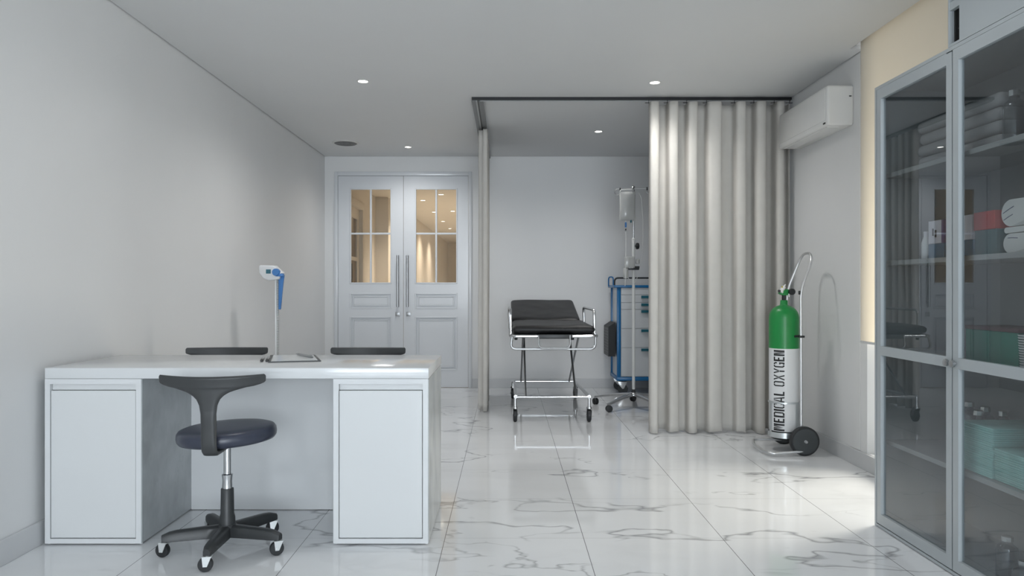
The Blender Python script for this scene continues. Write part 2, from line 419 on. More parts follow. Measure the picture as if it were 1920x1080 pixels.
# right window: frame, glass, blind
o = thing('window_1', None, None, (XR + .15, 3.17, 0.1)); o['kind'] = 'structure'
bm = bmesh.new()
for y in (WY0, 3.14, WY1 - .05): box(bm, XR + .13, XR + .18, y, y + .05, .10, 2.62)
for z in (.10, 2.57): box(bm, XR + .13, XR + .18, WY0, WY1, z, z + .05)
obj('window_frame', bm, M['white'], o)
obj('pane', BX(XR + .153, XR + .159, WY0 + .03, WY1 - .03, .13, 2.59), M['winglass'], o)
t = thing('roller_blind', 'cream fabric roller blind pulled most of the way down over the right window', 'blind', (2.10, 3.2, 0.757))
obj('fabric', BX(2.099, 2.101, WY0, 4.38, .770, 2.66), M['blind'], t)
obj('bottom_bar', BX(2.094, 2.106, WY0, 4.38, .757, .772, r=.003), M['white'], t)['label'] = 'slim off-white bottom bar'
obj('roller', LA([(0.028, WY0), (0.028, 4.38)], (2.10, 0, 2.68), 'y', 20), M['white'], t)

# ------------------------------------------------------------------ double door
o = thing('door_1', None, None, ((DX0 + DX1) / 2, YB, 0)); o['kind'] = 'structure'
bm = bmesh.new()
yf = YB - .012
box(bm, DX0, DX0 + .037, yf, YB + .14, 0, DZ, r=.003); box(bm, DX1 - .037, DX1, yf, YB + .14, 0, DZ, r=.003); box(bm, DX0 + .037, DX1 - .037, yf, YB + .14, DZ - .043, DZ, r=.003)
obj('door_frame', bm, M['door'], o)
def frame_rect(bm, x0, x1, z0, z1, wd, y0, y1, r=.003):
    box(bm, x0, x0 + wd, y0, y1, z0, z1, r=r, seg=1); box(bm, x1 - wd, x1, y0, y1, z0, z1, r=r, seg=1)
    box(bm, x0 + wd, x1 - wd, y0, y1, z0, z0 + wd, r=r, seg=1); box(bm, x0 + wd, x1 - wd, y0, y1, z1 - wd, z1, r=r, seg=1)
for (x0, x1, w0, w1, hx, kx) in ((-1.830, -1.124, -1.705, -1.249, -1.177, -1.184), (-1.120, -.418, -.997, -.534, -1.074, -1.066)):
    bm = bmesh.new(); y0, y1 = YB + .004, YB + .046
    box(bm, x0, w0, y0, y1, .004, 2.299); box(bm, w1, x1, y0, y1, .004, 2.299)
    for (z0, z1) in ((2.166, 2.299), (1.028, 1.129), (.772, .857), (.004, .189)): box(bm, w0, w1, y0, y1, z0, z1)
    for (z0, z1) in ((.857, 1.028), (.189, .772)): box(bm, w0, w1, y0 + .014, y1 - .008, z0, z1)
    lf = obj('door_leaf', bm, M['door'], o)
    bm = bmesh.new()
    for (z0, z1) in ((.857, 1.028), (.189, .772)):
        frame_rect(bm, w0, w1, z0, z1, .014, y0 - .004, y0 + .016)
        frame_rect(bm, w0 + .034, w1 - .034, z0 + .032, z1 - .032, .012, y0 + .002, y0 + .016)
        box(bm, w0 + .046, w1 - .046, y0 + .007, y0 + .016, z0 + .044, z1 - .044, r=.003, seg=1)
    obj('panel_moulding', bm, M['door'], lf)
    bm = bmesh.new(); frame_rect(bm, w0, w1, 1.129, 2.166, .014, y0 - .005, y0 + .03)
    xm = (w0 + w1) / 2
    box(bm, xm - .010, xm + .010, y0 + .002, y0 + .028, 1.143, 2.152, r=.003, seg=1); box(bm, w0 + .014, xm - .010, y0 + .002, y0 + .028, 1.664, 1.684, r=.003, seg=1); box(bm, xm + .010, w1 - .014, y0 + .002, y0 + .028, 1.664, 1.684, r=.003, seg=1)
    obj('glazing_bar', bm, M['door'], lf)
    obj('pane', BX(w0 + .01, w1 - .01, y0 + .012, y0 + .018, 1.139, 2.156), M['doorglass'], lf)
    bm = bmesh.new(); lathe(bm, [(.014, .877), (.014, 1.436)], (hx, y0 - .045, 0), 'z', 18)
    for z in (.93, 1.38): tube(bm, [(hx, y0 - .045, z), (hx, y0, z)], .008)
    obj('handle', bm, M['steel'], lf)['label'] = 'brushed steel pull bar'
    bm = BX(kx - .024, kx + .024, y0 - .010, y0, .775, .823, r=.003); box(bm, kx - .015, kx + .015, y0 - .016, y0 - .008, .784, .814, r=.002)
    obj('lock_plate', bm, M['steel'], lf)

# ------------------------------------------------------------------ the hall behind the door
YH = YB + .14
struct('ceiling_hall', BX(-3.2, 1.4, YH, 23.6, ZC, ZC + .1), M['hall'])
bm = bmesh.new()
box(bm, -2.14, -2.02, YH, 9.35, 0, ZC); box(bm, -2.14, -2.02, 10.28, 10.9, 0, ZC); box(bm, -2.14, -2.02, 9.35, 10.28, 2.2, ZC)
box(bm, -2.06, -1.86, 11.6, 12.6, 0, ZC)
box(bm, -2.14, -2.06, 10.9, 23.5, 0, ZC)
struct('wall_hall_left', bm, M['hall'])
bm = bmesh.new(); box(bm, -2.06, -1.86, 15.0, 23.5, 0, ZC)
struct('wall_hall_far_left', bm, M['hall'])
struct('wall_hall_right', BX(.9, 1.0, YH, 23.5, 0, ZC), M['hall'])
struct('wall_hall_end', BX(-3.2, 1.4, 23.5, 23.6, 0, ZC), M['hall'])
o = thing('door_2', None, None, (-2.02, 9.8, 0)); o['kind'] = 'structure'
bm = bmesh.new()
box(bm, -2.06, -1.99, 9.31, 9.41, 0, 2.24, r=.005); box(bm, -2.06, -1.99, 10.22, 10.32, 0, 2.24, r=.005); box(bm, -2.06, -1.985, 9.31, 10.32, 2.16, 2.26, r=.008)
obj('door_frame', bm, M['hall'], o)
bm = bmesh.new()
box(bm, -2.08, -2.04, 9.41, 9.55, 0, 2.16); box(bm, -2.08, -2.04, 10.08, 10.22, 0, 2.16)
for z0, z1 in ((2.02, 2.16), (1.45, 1.5), (0, 1.0)): box(bm, -2.08, -2.04, 9.55, 10.08, z0, z1)
lf = obj('door_leaf', bm, M['hall'], o)
obj('pane', BX(-2.065, -2.06, 9.54, 10.09, .99, 2.03), mat('hall_door_glass', (.30, .24, .18), .1, noise=.05), lf)
obj('handle', TB([(-2.0, 9.50, .9), (-2.0, 9.50, 1.4)], .016), M['greyp'], lf)

def downlight(label, x, y, r, m, group, hall=False, watt=52.0):
    t = thing('downlight', label, 'ceiling light', (x, y, ZC - .004), 0, group)
    bm = bmesh.new()
    prof = [(r, .002), (r, -.004), (r * .84, -.006), (r * .74, .0)]
    seg = 32; rings = [[bm.verts.new((x + q * math.cos(2 * PI * k / seg), y + q * math.sin(2 * PI * k / seg), ZC + h)) for k in range(seg)] for q, h in prof]
    for a, b in zip(rings, rings[1:]):
        for k in range(seg): bm.faces.new((a[k], a[(k + 1) % seg], b[(k + 1) % seg], b[k]))
    obj('trim_ring', bm, M['lampring'], t)
    obj('diffuser', LA([(r * .76, -.0035), (r * .76, -.0005)], (x, y, ZC), 'z', 32), m, t)
    l = bpy.data.lights.new('downlight_beam', 'SPOT'); l.energy = 110 if hall else watt; l.spot_size = math.radians(125 if hall else 160); l.spot_blend = 1.0; l.shadow_soft_size = .035 if hall else .12
    l.color = (1, .86, .68) if hall else (1, .985, .965)
    lo = bpy.data.objects.new('downlight_beam', l); C.objects.link(lo); lo.location = (x, y, ZC - .012)
g = 'recessed ceiling downlights in the room'
downlight('round recessed downlight on the left of the ceiling, nearest the desk', -.99, 5.09, .042, M['lamp'], g)
downlight('round recessed downlight in the ceiling just in front of the wide curtain', 1.027, 5.12, .042, M['lamp'], g)
downlight('small recessed downlight in the ceiling near the double doors', -.996, 7.46, .038, M['lamp'], g)
downlight('recessed downlight inside the curtained bay, above the drip stand', .835, 6.72, .040, M['lamp'], g)
for (x, y, lb) in ((-.2, 19.0, 'added unseen hall downlight near the far end, hidden by the door'), (-.2, 21.6, 'added unseen downlight farthest down the hall, hidden by the door')):
    downlight(lb, x, y, .05, M['lampw'], 'downlights in the hall behind the doors', True)  # both lamps are added out of sight to brighten the far hall
for (x, y, lb) in ((-.99, 3.25, 'added unseen ceiling downlight above the front of the desk'), (1.03, 2.6, 'added unseen ceiling downlight above the open floor before the glass cabinet'),
                   (-.99, .2, 'added unseen ceiling downlight left of where the viewer stands'), (1.03, .2, 'added unseen ceiling downlight right of where the viewer stands')):
    downlight(lb, x, y, .042, M['lamp'], g, watt=20.0)  # four unseen lamps added to brighten the desk top and near floor
g = 'downlights in the hall behind the doors'
for (x, y, lb) in ((-1.36, 12.0, 'largest hall downlight seen in the upper left pane of the right door'),
                   (-1.36, 13.85, 'hall downlight seen close to the upright glazing bar of the right door'),
                   (-1.0, 11.25, 'topmost hall downlight seen in the upper right pane of the right door'),
                   (-1.36, 15.8, 'hall downlight seen low beside the glazing bar in the upper right pane'),
                   (-1.0, 13.7, 'hall downlight near the right edge of the upper right pane'),
                   (-1.36, 17.7, 'lowest and farthest hall downlight seen through the right door glass')):
    downlight(lb, x, y, .05, M['lampw'], g, True)

# ceiling speaker grille
t = thing('ceiling_speaker', 'round grey ceiling speaker grille above the double doors, by the left wall', 'speaker', (-1.58, 7.25, ZC))
obj('rim', LA([(.132, 0), (.130, -.006), (.112, -.009)][::-1], (-1.58, 7.25, ZC), 'z', 48), M['lampring'], t)
bm = LA([(.104, -.0125), (.110, -.0092)], (-1.58, 7.25, ZC), 'z', 48)
for q in (.03, .055, .08, .10): tube(bm, [(-1.58 + q * math.cos(a * PI / 16), 7.25 + q * math.sin(a * PI / 16), ZC - .013) for a in range(32)], .002, closed=True, seg=6)
obj('mesh_grille', bm, M['grille'], t)['label'] = 'dark grey round mesh'

# ------------------------------------------------------------------ curtain track and curtains
TX, TY = -.219, 5.53
t = thing('curtain_track', 'dark L-shaped curtain track fixed under the ceiling around the bay', 'curtain track', (TX, TY, ZC))
bm = bmesh.new()
w2 = .042
prism(bm, [(TX - w2, TY - .012), (XR - .01, TY - .012), (XR - .01, TY + .012), (TX + w2, TY + .012), (TX + w2, YB - .03), (TX - w2, YB - .03)], ZC - .020, ZC, 'z')
obj('rail', bm, M['track'], t)
bm = bmesh.new()
box(bm, TX - w2 - .002, TX - .014, TY + .012, YB - .04, ZC - .026, ZC - .019, r=.001, seg=1)
box(bm, TX + .010, TX + w2 + .002, TY + .016, YB - .04, ZC - .026, ZC - .019, r=.001, seg=1)
obj('cover_strip', bm, M['trackg'], t)['label'] = 'grey metal cover strips'
bm = bmesh.new()
box(bm, TX - .014, TX - .002, TY + .016, YB - .04, ZC - .024, ZC - .018)
box(bm, TX + .02, XR - .01, TY + .012, TY + .018, ZC - .026, ZC - .004)
obj('glide_strip', bm, M['shelf'], t)['label'] = 'pale glide strip'

def curtain(name, label, p0, p1, folds, amp, ztop, zbot, depthdir, seed, wide=(), hooks=True):
    rnd = random.Random(seed)
    p0 = Vector(p0); p1 = Vector(p1); L = (p1 - p0).length; d = (p1 - p0).normalized(); nrm = Vector(depthdir)
    wts = [(1.0 + rnd.uniform(-.16, .16)) * (1.37 if i in wide else 1.0) for i in range(folds)]
    tot = sum(wts); bounds = [0]
    for q in wts: bounds.append(bounds[-1] + q / tot * L)
    K = 24; M_ = 44; bm = bmesh.new(); rows = []
    ph = [rnd.uniform(0, 6.28) for _ in range(folds)]; am = [rnd.uniform(.85, 1.12) for _ in range(folds)]
    for j in range(M_ + 1):
        z = ztop + (zbot - ztop) * j / M_; f = j / M_
        row = []
        for i in range(folds):
            Pw = bounds[i + 1] - bounds[i]
            for k in range(K + (1 if i == folds - 1 else 0)):
                u = k / K; th = 2 * PI * u
                blend = math.sin(PI * u)
                c = math.sin(th)
                s_ = (abs(c) ** .36) * (1 if c > 0 else -1)       # squared-off pleats
                a = amp * am[i]
                off = a * s_ * (1 - .10 * f)
                off += f * f * .018 * math.sin(3 * f + ph[i] + th) * blend
                al = bounds[i] + u * Pw + Pw * -.065 * math.sin(2 * th) * (1 - .35 * f)
                al += .010 * f * math.sin(ph[i] + 2.2 * f) * blend
                zz = z + (0.006 * math.sin(th + ph[i]) if j == M_ else 0)
                P = p0 + d * al + nrm * off
                row.append(bm.verts.new((P.x, P.y, zz)))
        rows.append(row)
    for a, b in zip(rows, rows[1:]):
        for k in range(len(a) - 1): bm.faces.new((a[k], a[k + 1], b[k + 1], b[k]))
    t = thing(name, label, 'curtain', ((p0.x + p1.x) / 2, (p0.y + p1.y) / 2, zbot))
    o = obj('fabric', bm, M['curt'], t, smooth=80)
    sm = o.modifiers.new('thick', 'SOLIDIFY'); sm.thickness = .0025; sm.offset = 0
    if hooks:
        for b_ in bounds[:-1] + [bounds[-1]]:
            P = p0 + d * b_ 
            bm = bmesh.new(); tube(bm, [(P.x, P.y, ZC - .018), (P.x, P.y, ztop - .002)], .0022, seg=6)
            tube(bm, [P + d * q + Vector((0, 0, ztop + .004 - P.z)) for q in (-.028, 0, .028)], .0025, seg=6)
            obj('hook', bm, M['track'], t)
    return t
curtain('bay_curtain', 'wide beige pleated curtain hanging in front of the drip stand, beside the green cylinder', (1.064, TY, 0), (2.118, TY, 0), 7, .068, 2.465, .012, (0, -1, 0), 5, wide=(3,))
curtain('side_curtain', 'narrow bunched beige curtain between the double doors and the black stretcher', (TX + .012, 6.44, 0), (TX + .012, 7.45, 0), 9, .040, 2.47, .012, (1, 0, 0), 11)

# ------------------------------------------------------------------ air conditioner
t = thing('air_conditioner', 'white wall-mounted air conditioner high on the right wall beside the curtain', 'air conditioner', (2.06, 4.95, 2.085))
obj('housing', BX(1.974, XR, 4.548, 5.355, 2.088, 2.335, r=.016, seg=4), M['acw'], t)
obj('front_panel', BX(1.969, 1.976, 4.572, 5.331, 2.122, 2.318, r=.003), M['acw'], t)
bm = bmesh.new(); box(bm, 1.995, 2.07, 4.60, 5.31, 2.083, 2.090, r=.002, seg=1)
obj('air_flap', bm, M['acw'], t)
obj('display', BX(1.971, 1.979, 4.575, 4.605, 2.100, 2.110, r=.001), M['ink'], t)
obj('badge', BX(2.108, 2.122, 4.545, 4.549, 2.262, 2.268), M['ink'], t)

# ------------------------------------------------------------------ desk
t = thing('desk', 'white lacquered two-pedestal desk with a grey stone-sided front, against the left wall', 'desk', (-1.14, 3.41, 0))
DY0, DY1 = 3.112, 3.720
bm = BX(-1.946, -.329, DY0, DY1, .701, .746, r=.002)
obj('desktop', bm, M['desk'], t)
def pedestal(x0, x1):
    bm = bmesh.new(); f = .022
    zt = .700; rec = .016
    box(bm, x0, x0 + f, DY0, DY1 - .02, .006, zt); box(bm, x1 - f, x1, DY0, DY1 - .02, .006, zt)
    box(bm, x0 + f, x1 - f, DY0, DY1 - .02, .006, .026); box(bm, x0 + f, x1 - f, DY0, DY1 - .02, zt - .022, zt)
    box(bm, x0 + f, x1 - f, DY0 + .04, DY1 - .02, .026, zt - .022)
    for x in (x0 + .008, x1 - .008):
        for y in (DY0 + .02, DY1 - .05): lathe(bm, [(.006, 0), (.006, .007)], (x, y, 0), 'z', 10)
    p = obj('pedestal', bm, M['desk'], t)
    bm = BX(x0 + f + .002, x1 - f - .003, DY0 + .003, DY0 + .022, .029, .650, r=.0015, seg=1)
    obj('door', bm, M['desk_door'], p)
    bm = BX(x0 + f + .001, x1 - f - .001, DY0 + .018, DY0 + .038, .652, .676)
    obj('finger_recess', bm, M['desk_door'], p)
    for xs, sg in ((x0, -1), (x1, 1)):
        obj('side_panel', BX(xs, xs + sg * .0025, DY0 + .004, DY1 - .02, .008, .698), M['stone'], p)['label'] = 'polished mottled grey stone side panel'
    return p
pedestal(-1.946, -1.540); pedestal(-.730, -.3315)
obj('modesty_panel', BX(-1.537, -.733, 3.60, 3.62, .004, .700), M['desk'], t)

# ------------------------------------------------------------------ stools
def make_caster(parent, x, y, swing, mats=(None,)):
    """local coordinates of a stool; wheel axis roughly along y"""
    Rm = Matrix.Translation((x, y, 0)) @ Matrix.Rotation(swing, 4, 'Z')
    bm = bmesh.new()
    lathe(bm, [(.007, .056), (.007, .075)], (0, 0, 0), 'z', 12)
    box(bm, -.018, .018, -.014, .014, .056, .060, r=.001, seg=1)
    for s in (-1, 1):
        prism(bm, [(-.017, .058), (.017, .058), (.002, .022), (-.013, .022)], s * .0135, s * .0155, 'y')
    lathe(bm, [(.004, -.018), (.004, .018)], (-.006, 0, .028), 'y', 10)
    bmesh.ops.transform(bm, matrix=Rm, verts=bm.verts[:])
    c = obj('caster', bm, M['castm'], parent, local=True)
    bm = bmesh.new()
    lathe(bm, [(.020, -.0105), (.0265, -.0105), (.028, -.007), (.028, .007), (.0265, .0105), (.020, .0105)], (-.006, 0, .028), 'y', 28)
    lathe(bm, [(.019, -.0115), (.019, .0115)], (-.006, 0, .028), 'y', 24)
    bmesh.ops.transform(bm, matrix=Rm, verts=bm.verts[:])
    obj('wheel', bm, M['rubber'], c, local=True)

def make_stool(label, loc, rotz):
    t = thing('stool', label, 'stool', loc, rotz, 'round-seat clinic stools with T-shaped backrests')
    # five-arm base
    bm = bmesh.new()
    angs = [math.radians(-91 + 72 * k) for k in range(5)]
    lathe(bm, [(.030, .058), (.040, .064), (.040, .098), (.034, .108)], (0, 0, 0), 'z', 28)
    for a in angs:
        rows = []
        for i in range(9):
            f = i / 8; rr = .022 + f * .226
            zt = .106 - .006 * f - .010 * (max(0, f - .7) / .3) ** 2
            zb = .058 + .004 * f
            if i == 8: zt -= .003
            hw = .023 - .006 * f
            if i == 8: hw *= .75
            rows.append([Matrix.Rotation(a, 4, 'Z') @ Vector(p) for p in ((rr, -hw, zb), (rr, -hw, zt - .008), (rr, -hw * .55, zt), (rr, hw * .55, zt), (rr, hw, zt - .008), (rr, hw, zb))])
        R_ = [[bm.verts.new(p) for p in r] for r in rows]
        for p, q in zip(R_, R_[1:]):
            for k in range(6): bm.faces.new((p[k], p[(k + 1) % 6], q[(k + 1) % 6], q[k]))
        bm.faces.new(R_[0]); bm.faces.new(R_[-1])
    obj('base', bm, M['blackp'], t, local=True, smooth=50)
    sw = [.15, .0, .1, .6, .1]
    for a, s in zip(angs, (0.1, .35, .2, 2.2, -.25)):
        make_caster(t, .238 * math.cos(a), .238 * math.sin(a), s)
    obj('sleeve', LA([(.032, .10), (.031, .135), (.027, .15), (.0255, .252), (.0235, .255)], seg=28), M['blackp'], t, local=True)
    obj('gas_spring', LA([(.020, .250), (.0205, .258), (.019, .285), (.0215, .306), (.022, .312), (.016, .314), (.0145, .315), (.0145, .452)], seg=28), M['chrome'], t, local=True)
    # seat: thick round cushion with soft rim
    prof = [(.02, .452), (.175, .452), (.188, .456), (.195, .466), (.197, .480), (.195, .495), (.187, .506), (.170, .5115), (.12, .5135), (.05, .514), (.003, .514)]
    bm = LA(prof, seg=64); bmesh.ops.rotate(bm, cent=(0, 0, .48), matrix=Matrix.Rotation(math.radians(-2.2), 3, 'Y'), verts=bm.verts[:])
    obj('seat', bm, M['navy'], t, local=True, smooth=60)
    # T-shaped backrest swept along a J path
    path = fillet([(-.262, .748), (-.236, .60), (-.229, .443), (-.02, .443)], .045, 8)
    path = [Vector((0, p[0], p[1])) for p in path] if False else None
    P = [(-.252, .748), (-.247, .72), (-.243, .69), (-.240, .65), (-.237, .60), (-.234, .55), (-.232, .50), (-.230, .475), (-.225, .457), (-.212, .446), (-.195, .442), (-.15, .441), (-.08, .441), (-.02, .441)]
    # refine
    fine = []
    for a, b in zip(P, P[1:]):
        n = 6 if a[1] > .64 else 3
        for k in range(n): fine.append((a[0] + (b[0] - a[0]) * k / n, a[1] + (b[1] - a[1]) * k / n))
    fine.append(P[-1])
    tab = [(.44, .0285), (.60, .029), (.635, .034), (.657, .044), (.673, .060), (.684, .080), (.692, .104), (.699, .132), (.705, .162), (.711, .188), (.717, .2015), (.738, .203), (.744, .201), (.748, .197)]
    def hwid(z):
        if z <= tab[0][0]: return tab[0][1]
        for (z0, w0), (z1, w1) in zip(tab, tab[1:]):
            if z <= z1: return w0 + (w1 - w0) * (z - z0) / (z1 - z0)
        return tab[-1][1]
    bm = bmesh.new(); nU = 24; front = []; back = []
    for i, (py, pz) in enumerate(fine):
        a = fine[max(i - 1, 0)]; b = fine[min(i + 1, len(fine) - 1)]
        tx, tz = b[0] - a[0], b[1] - a[1]; l = math.hypot(tx, tz) or 1; ny, nz = -tz / l, tx / l
        wd = hwid(pz) if (pz > .47 or py < -.2) else .0285
        th = .0085 if pz > .6 else .0085 + .002
        fr = []; bk = []
        for k in range(nU + 1):
            u = -1 + 2 * k / nU; x = wd * u
            curv = 1.55 * x * x if pz > .5 else 0
            sag = -.004 * (1 - (x / .2) ** 2) if pz > .7 else 0
            tt = th * (1 - .75 * abs(u) ** 6)
            if i == 0: tt *= .35
            fr.append(bm.verts.new((x, py + curv + ny * tt, pz + nz * tt + sag)))
            bk.append(bm.verts.new((x, py + curv - ny * tt, pz - nz * tt + sag)))
        front.append(fr); back.append(bk)
    n = len(fine)
    for i in range(n - 1):
        for k in range(nU):
            bm.faces.new((front[i][k], front[i][k + 1], front[i + 1][k + 1], front[i + 1][k]))
            bm.faces.new((back[i][k + 1], back[i][k], back[i + 1][k], back[i + 1][k + 1]))
        bm.faces.new((front[i][0], front[i + 1][0], back[i + 1][0], back[i][0]))
        bm.faces.new((front[i][nU], back[i][nU], back[i + 1][nU], front[i + 1][nU]))
    for k in range(nU):
        bm.faces.new((front[0][k], back[0][k], back[0][k + 1], front[0][k + 1]))
        bm.faces.new((front[-1][k], front[-1][k + 1], back[-1][k + 1], back[-1][k]))
    obj('backrest', bm, M['greyp'], t, local=True, smooth=50)
    return t
st = make_stool('dark stool with navy round seat standing in front of the desk, back to the viewer', (-1.157, 3.06, 0), math.radians(4))
for (x, y, rz, sc, lb) in ((-1.522, 3.855, math.radians(-176), (1.09, 1.09, 1.01), 'dark stool behind the desk on the left, only its backrest top showing beside the pens'),
                           (-.765, 3.87, math.radians(179), (1.02, 1.02, 1.01), 'dark stool behind the right end of the desk, only its backrest showing before the doors')):
    c = copy_tree(st); c.location = (x, y, 0); c.rotation_euler = (0, 0, rz); c.scale = sc; c['label'] = lb
    ROOT[c.name] = Matrix.Translation((x, y, 0))

# ------------------------------------------------------------------ things on the desk
zt = .746
tb = thing('tablet', 'large thin tablet with black border and blank white screen lying on the desk', 'tablet', (-1.01, 3.5, zt))
q = [(-1.074, 3.325), (-.850, 3.385), (-.955, 3.685), (-1.172, 3.665)]
obj('frame', PR(q, zt, zt + .005, 'z', r=.001), M['blackp'], tb)
cx_ = sum(p[0] for p in q) / 4; cy_ = sum(p[1] for p in q) / 4
qi = [(cx_ + (p[0] - cx_) * .88, cy_ + (p[1] - cy_) * .91) for p in q]
obj('screen', PR(qi, zt + .0045, zt + .0058, 'z'), M['screen'], tb)
bm = bmesh.new(); a = Vector((-1.045, 3.66, zt + .0122)); b = Vector((-.915, 3.49, zt + .0122))
tube(bm, [a + (b - a) * f for f in (0, .12, .15, .9, .97, 1)], [.001, .0035, .0055, .0062, .006, .003], seg=12)
tag(obj('stylus', bm, M['steel'])
    , 'grey stylus pen lying across the far right corner of the tablet screen', 'pen')
for k, (x0, lb) in enumerate(((-1.116, 'short black and grey pen on the desk, left one of the pair beside the tablet'), (-1.092, 'short black and grey pen on the desk, right one of the pair, beside the tablet'))):
    a = Vector((x0, 3.36, zt + .0062)); b = Vector((x0 - .045, 3.53, zt + .0062))
    p = thing('pen', lb, 'pen', (x0 - .02, 3.45, zt), 0, 'pair of pens on the desk')
    obj('barrel', TB([a + (b - a) * f for f in (.25, .3, .95, 1)], [.005, .006, .006, .003], seg=12), M['steel'], p)
    obj('cap', TB([a + (b - a) * f for f in (0, .02, .25)], [.005, .0062, .0062], seg=12), M['ink'], p)

# ------------------------------------------------------------------ weighing scale
sx_, sy_ = -1.645, 5.29
t = thing('weighing_scale', 'white column weighing scale with blue height arm standing behind the desk by the left wall', 'scale', (sx_, sy_, 0))
bm = bmesh.new(); box(bm, sx_ - .16, sx_ + .20, sy_ - .20, sy_ + .16, .015, .07, r=.015, seg=3)
for x in (-.12, .16):
    for y in (-.16, .12): lathe(bm, [(.02, 0), (.02, .02)], (sx_ + x, sy_ + y, 0), 'z', 14)
obj('platform', bm, M['white'], t)
obj('column', BX(sx_ - .010, sx_ + .002, sy_ - .02, sy_ + .02, .06, 1.22, r=.004), M['white'], t)
obj('ruler', BX(sx_ + .002, sx_ + .012, sy_ - .016, sy_ + .014, .06, 1.22, r=.002), M['ruled'], t)['label'] = 'ruled measuring strip'
bm = PR([(sx_ - .115, 1.238), (sx_ - .105, 1.246), (sx_ - .010, 1.243), (sx_ + .045, 1.19), (sx_ + .03, 1.145), (sx_ - .045, 1.135), (sx_ - .085, 1.150), (sx_ - .112, 1.19)], sy_ - .05, sy_ + .05, 'y', r=.010, seg=3)
hd = obj('display_head', bm, M['white'], t)
bm = bmesh.new(); box(bm, sx_ - .062, sx_ - .028, sy_ - .053, sy_ - .049, 1.185, 1.215, r=.001, seg=1)
obj('display_window', bm, M['teal'], hd)
bm = bmesh.new(); lathe(bm, [(.024, -.075), (.026, -.07), (.026, -.04)], (sx_ + .012, sy_, 1.195), 'y', 20)
prism(bm, [(sx_ + .020, 1.17), (sx_ + .060, 1.175), (sx_ + .052, 1.13), (sx_ + .034, .935), (sx_ + .028, .928), (sx_ + .020, .932)], sy_ - .03, sy_ - .008, 'y', r=.003)
box(bm, sx_ + .006, sx_ + .06, sy_ - .06, sy_ - .02, 1.165, 1.185, r=.004)
obj('height_arm', bm, M['scaleblue'], t)['label'] = 'blue tapered height-measuring arm, folded down'

# ------------------------------------------------------------------ stretcher
t = thing('stretcher', 'wheeled chrome hospital stretcher with black vinyl mattress and raised head end', 'stretcher', (.37, 6.6, 0))
gx0, gx1 = .052, .700
# cushion helper: softly puffed slab
def cushion(x0, x1, y0, y1, z0, z1, th, nx=10, ny=10, wob=.004, seed=1):
    rnd = random.Random(seed); bm = bmesh.new()
    top = []; bot = []
    for j in range(ny + 1):
        v = j / ny; a = []; b = []
        for i in range(nx + 1):
            u = i / nx
            e = (1 - abs(2 * u - 1) ** 10) * (1 - abs(2 * v - 1) ** 14)
            x = x0 + (x1 - x0) * u; y = y0 + (y1 - y0) * v; zc = z0 + (z1 - z0) * v
            h = th / 2 * (.86 + .14 * e) + (wob * (rnd.random() - .3) * e) + .002 * math.sin(u * 9 + v * 5)
            a.append(bm.verts.new((x, y, zc + h))); b.append(bm.verts.new((x, y, zc - h)))
        top.append(a); bot.append(b)
    for j in range(ny):
        for i in range(nx):
            bm.faces.new((top[j][i], top[j][i + 1], top[j + 1][i + 1], top[j + 1][i]))
            bm.faces.new((bot[j][i], bot[j + 1][i], bot[j + 1][i + 1], bot[j][i + 1]))
    for j in range(ny):
        bm.faces.new((top[j][0], top[j + 1][0], bot[j + 1][0], bot[j][0])); bm.faces.new((top[j][nx], bot[j][nx], bot[j + 1][nx], top[j + 1][nx]))
    for i in range(nx):
        bm.faces.new((top[0][i], bot[0][i], bot[0][i + 1], top[0][i + 1])); bm.faces.new((top[ny][i], top[ny][i + 1], bot[ny][i + 1], bot[ny][i]))
    return bm
def cush_obj(name, bm, m, par):
    o = obj(name, bm, m, par, smooth=180)
    s = o.modifiers.new('soft', 'SUBSURF'); s.levels = 2; s.render_levels = 2
    return o
cush_obj('mattress', cushion(.044, .706, 5.84, 6.80, .752, .758, .066, seed=3, nx=12, ny=14, wob=.010), M['vinyl'], t)
cush_obj('head_cushion', cushion(.040, .680, 6.78, 7.60, .775, .945, .055, seed=9, wob=.008), M['vinyl'], t)['label'] = 'black vinyl head section, tilted up'
bm = bmesh.new()
# deck frame tube and deck
tube(bm, fillet([(.030, 5.84, .702), (.715, 5.84, .702), (.715, 7.5, .702), (.030, 7.5, .702)], .05, 6, True), .013, closed=True)
obj('deck_frame', bm, M['chrome'], t)
obj('deck', BX(.05, .695, 5.87, 7.45, .700, .716, r=.003), M['blackp'], t)
bm = bmesh.new()
tube(bm, fillet([(.045, 5.85, .700), (.030, 5.83, .60), (.700, 5.83, .60), (.705, 5.85, .700)], .05, 8), .0095)
obj('end_loop', bm, M['chrome'], t)
obj('foot_handle', TB(fillet([(.252, 5.825, .71), (.252, 5.80, .610), (.500, 5.80, .610), (.500, 5.825, .71)], .04, 8), .0065), M['chrome'], t)
obj('foot_box', BX(.245, .52, 5.82, 5.95, .682, .716, r=.004), M['blackp'], t)
for x in (.075, .53): obj('knob', LA([(.010, 0), (.013, .005), (.013, .03)], (x, 5.95, .665), 'z', 14), M['rubber'], t)
# side rails
for xs in (.036, .716):
    bm = bmesh.new()
    tube(bm, fillet([(xs, 6.02, .70), (xs - .004, 6.02, .905), (xs - .014, 6.75, .905), (xs - .006, 6.75, .70)], .05, 6), .011)
    if xs > .5: pass
    obj('side_rail', bm, M['chrome'], t)
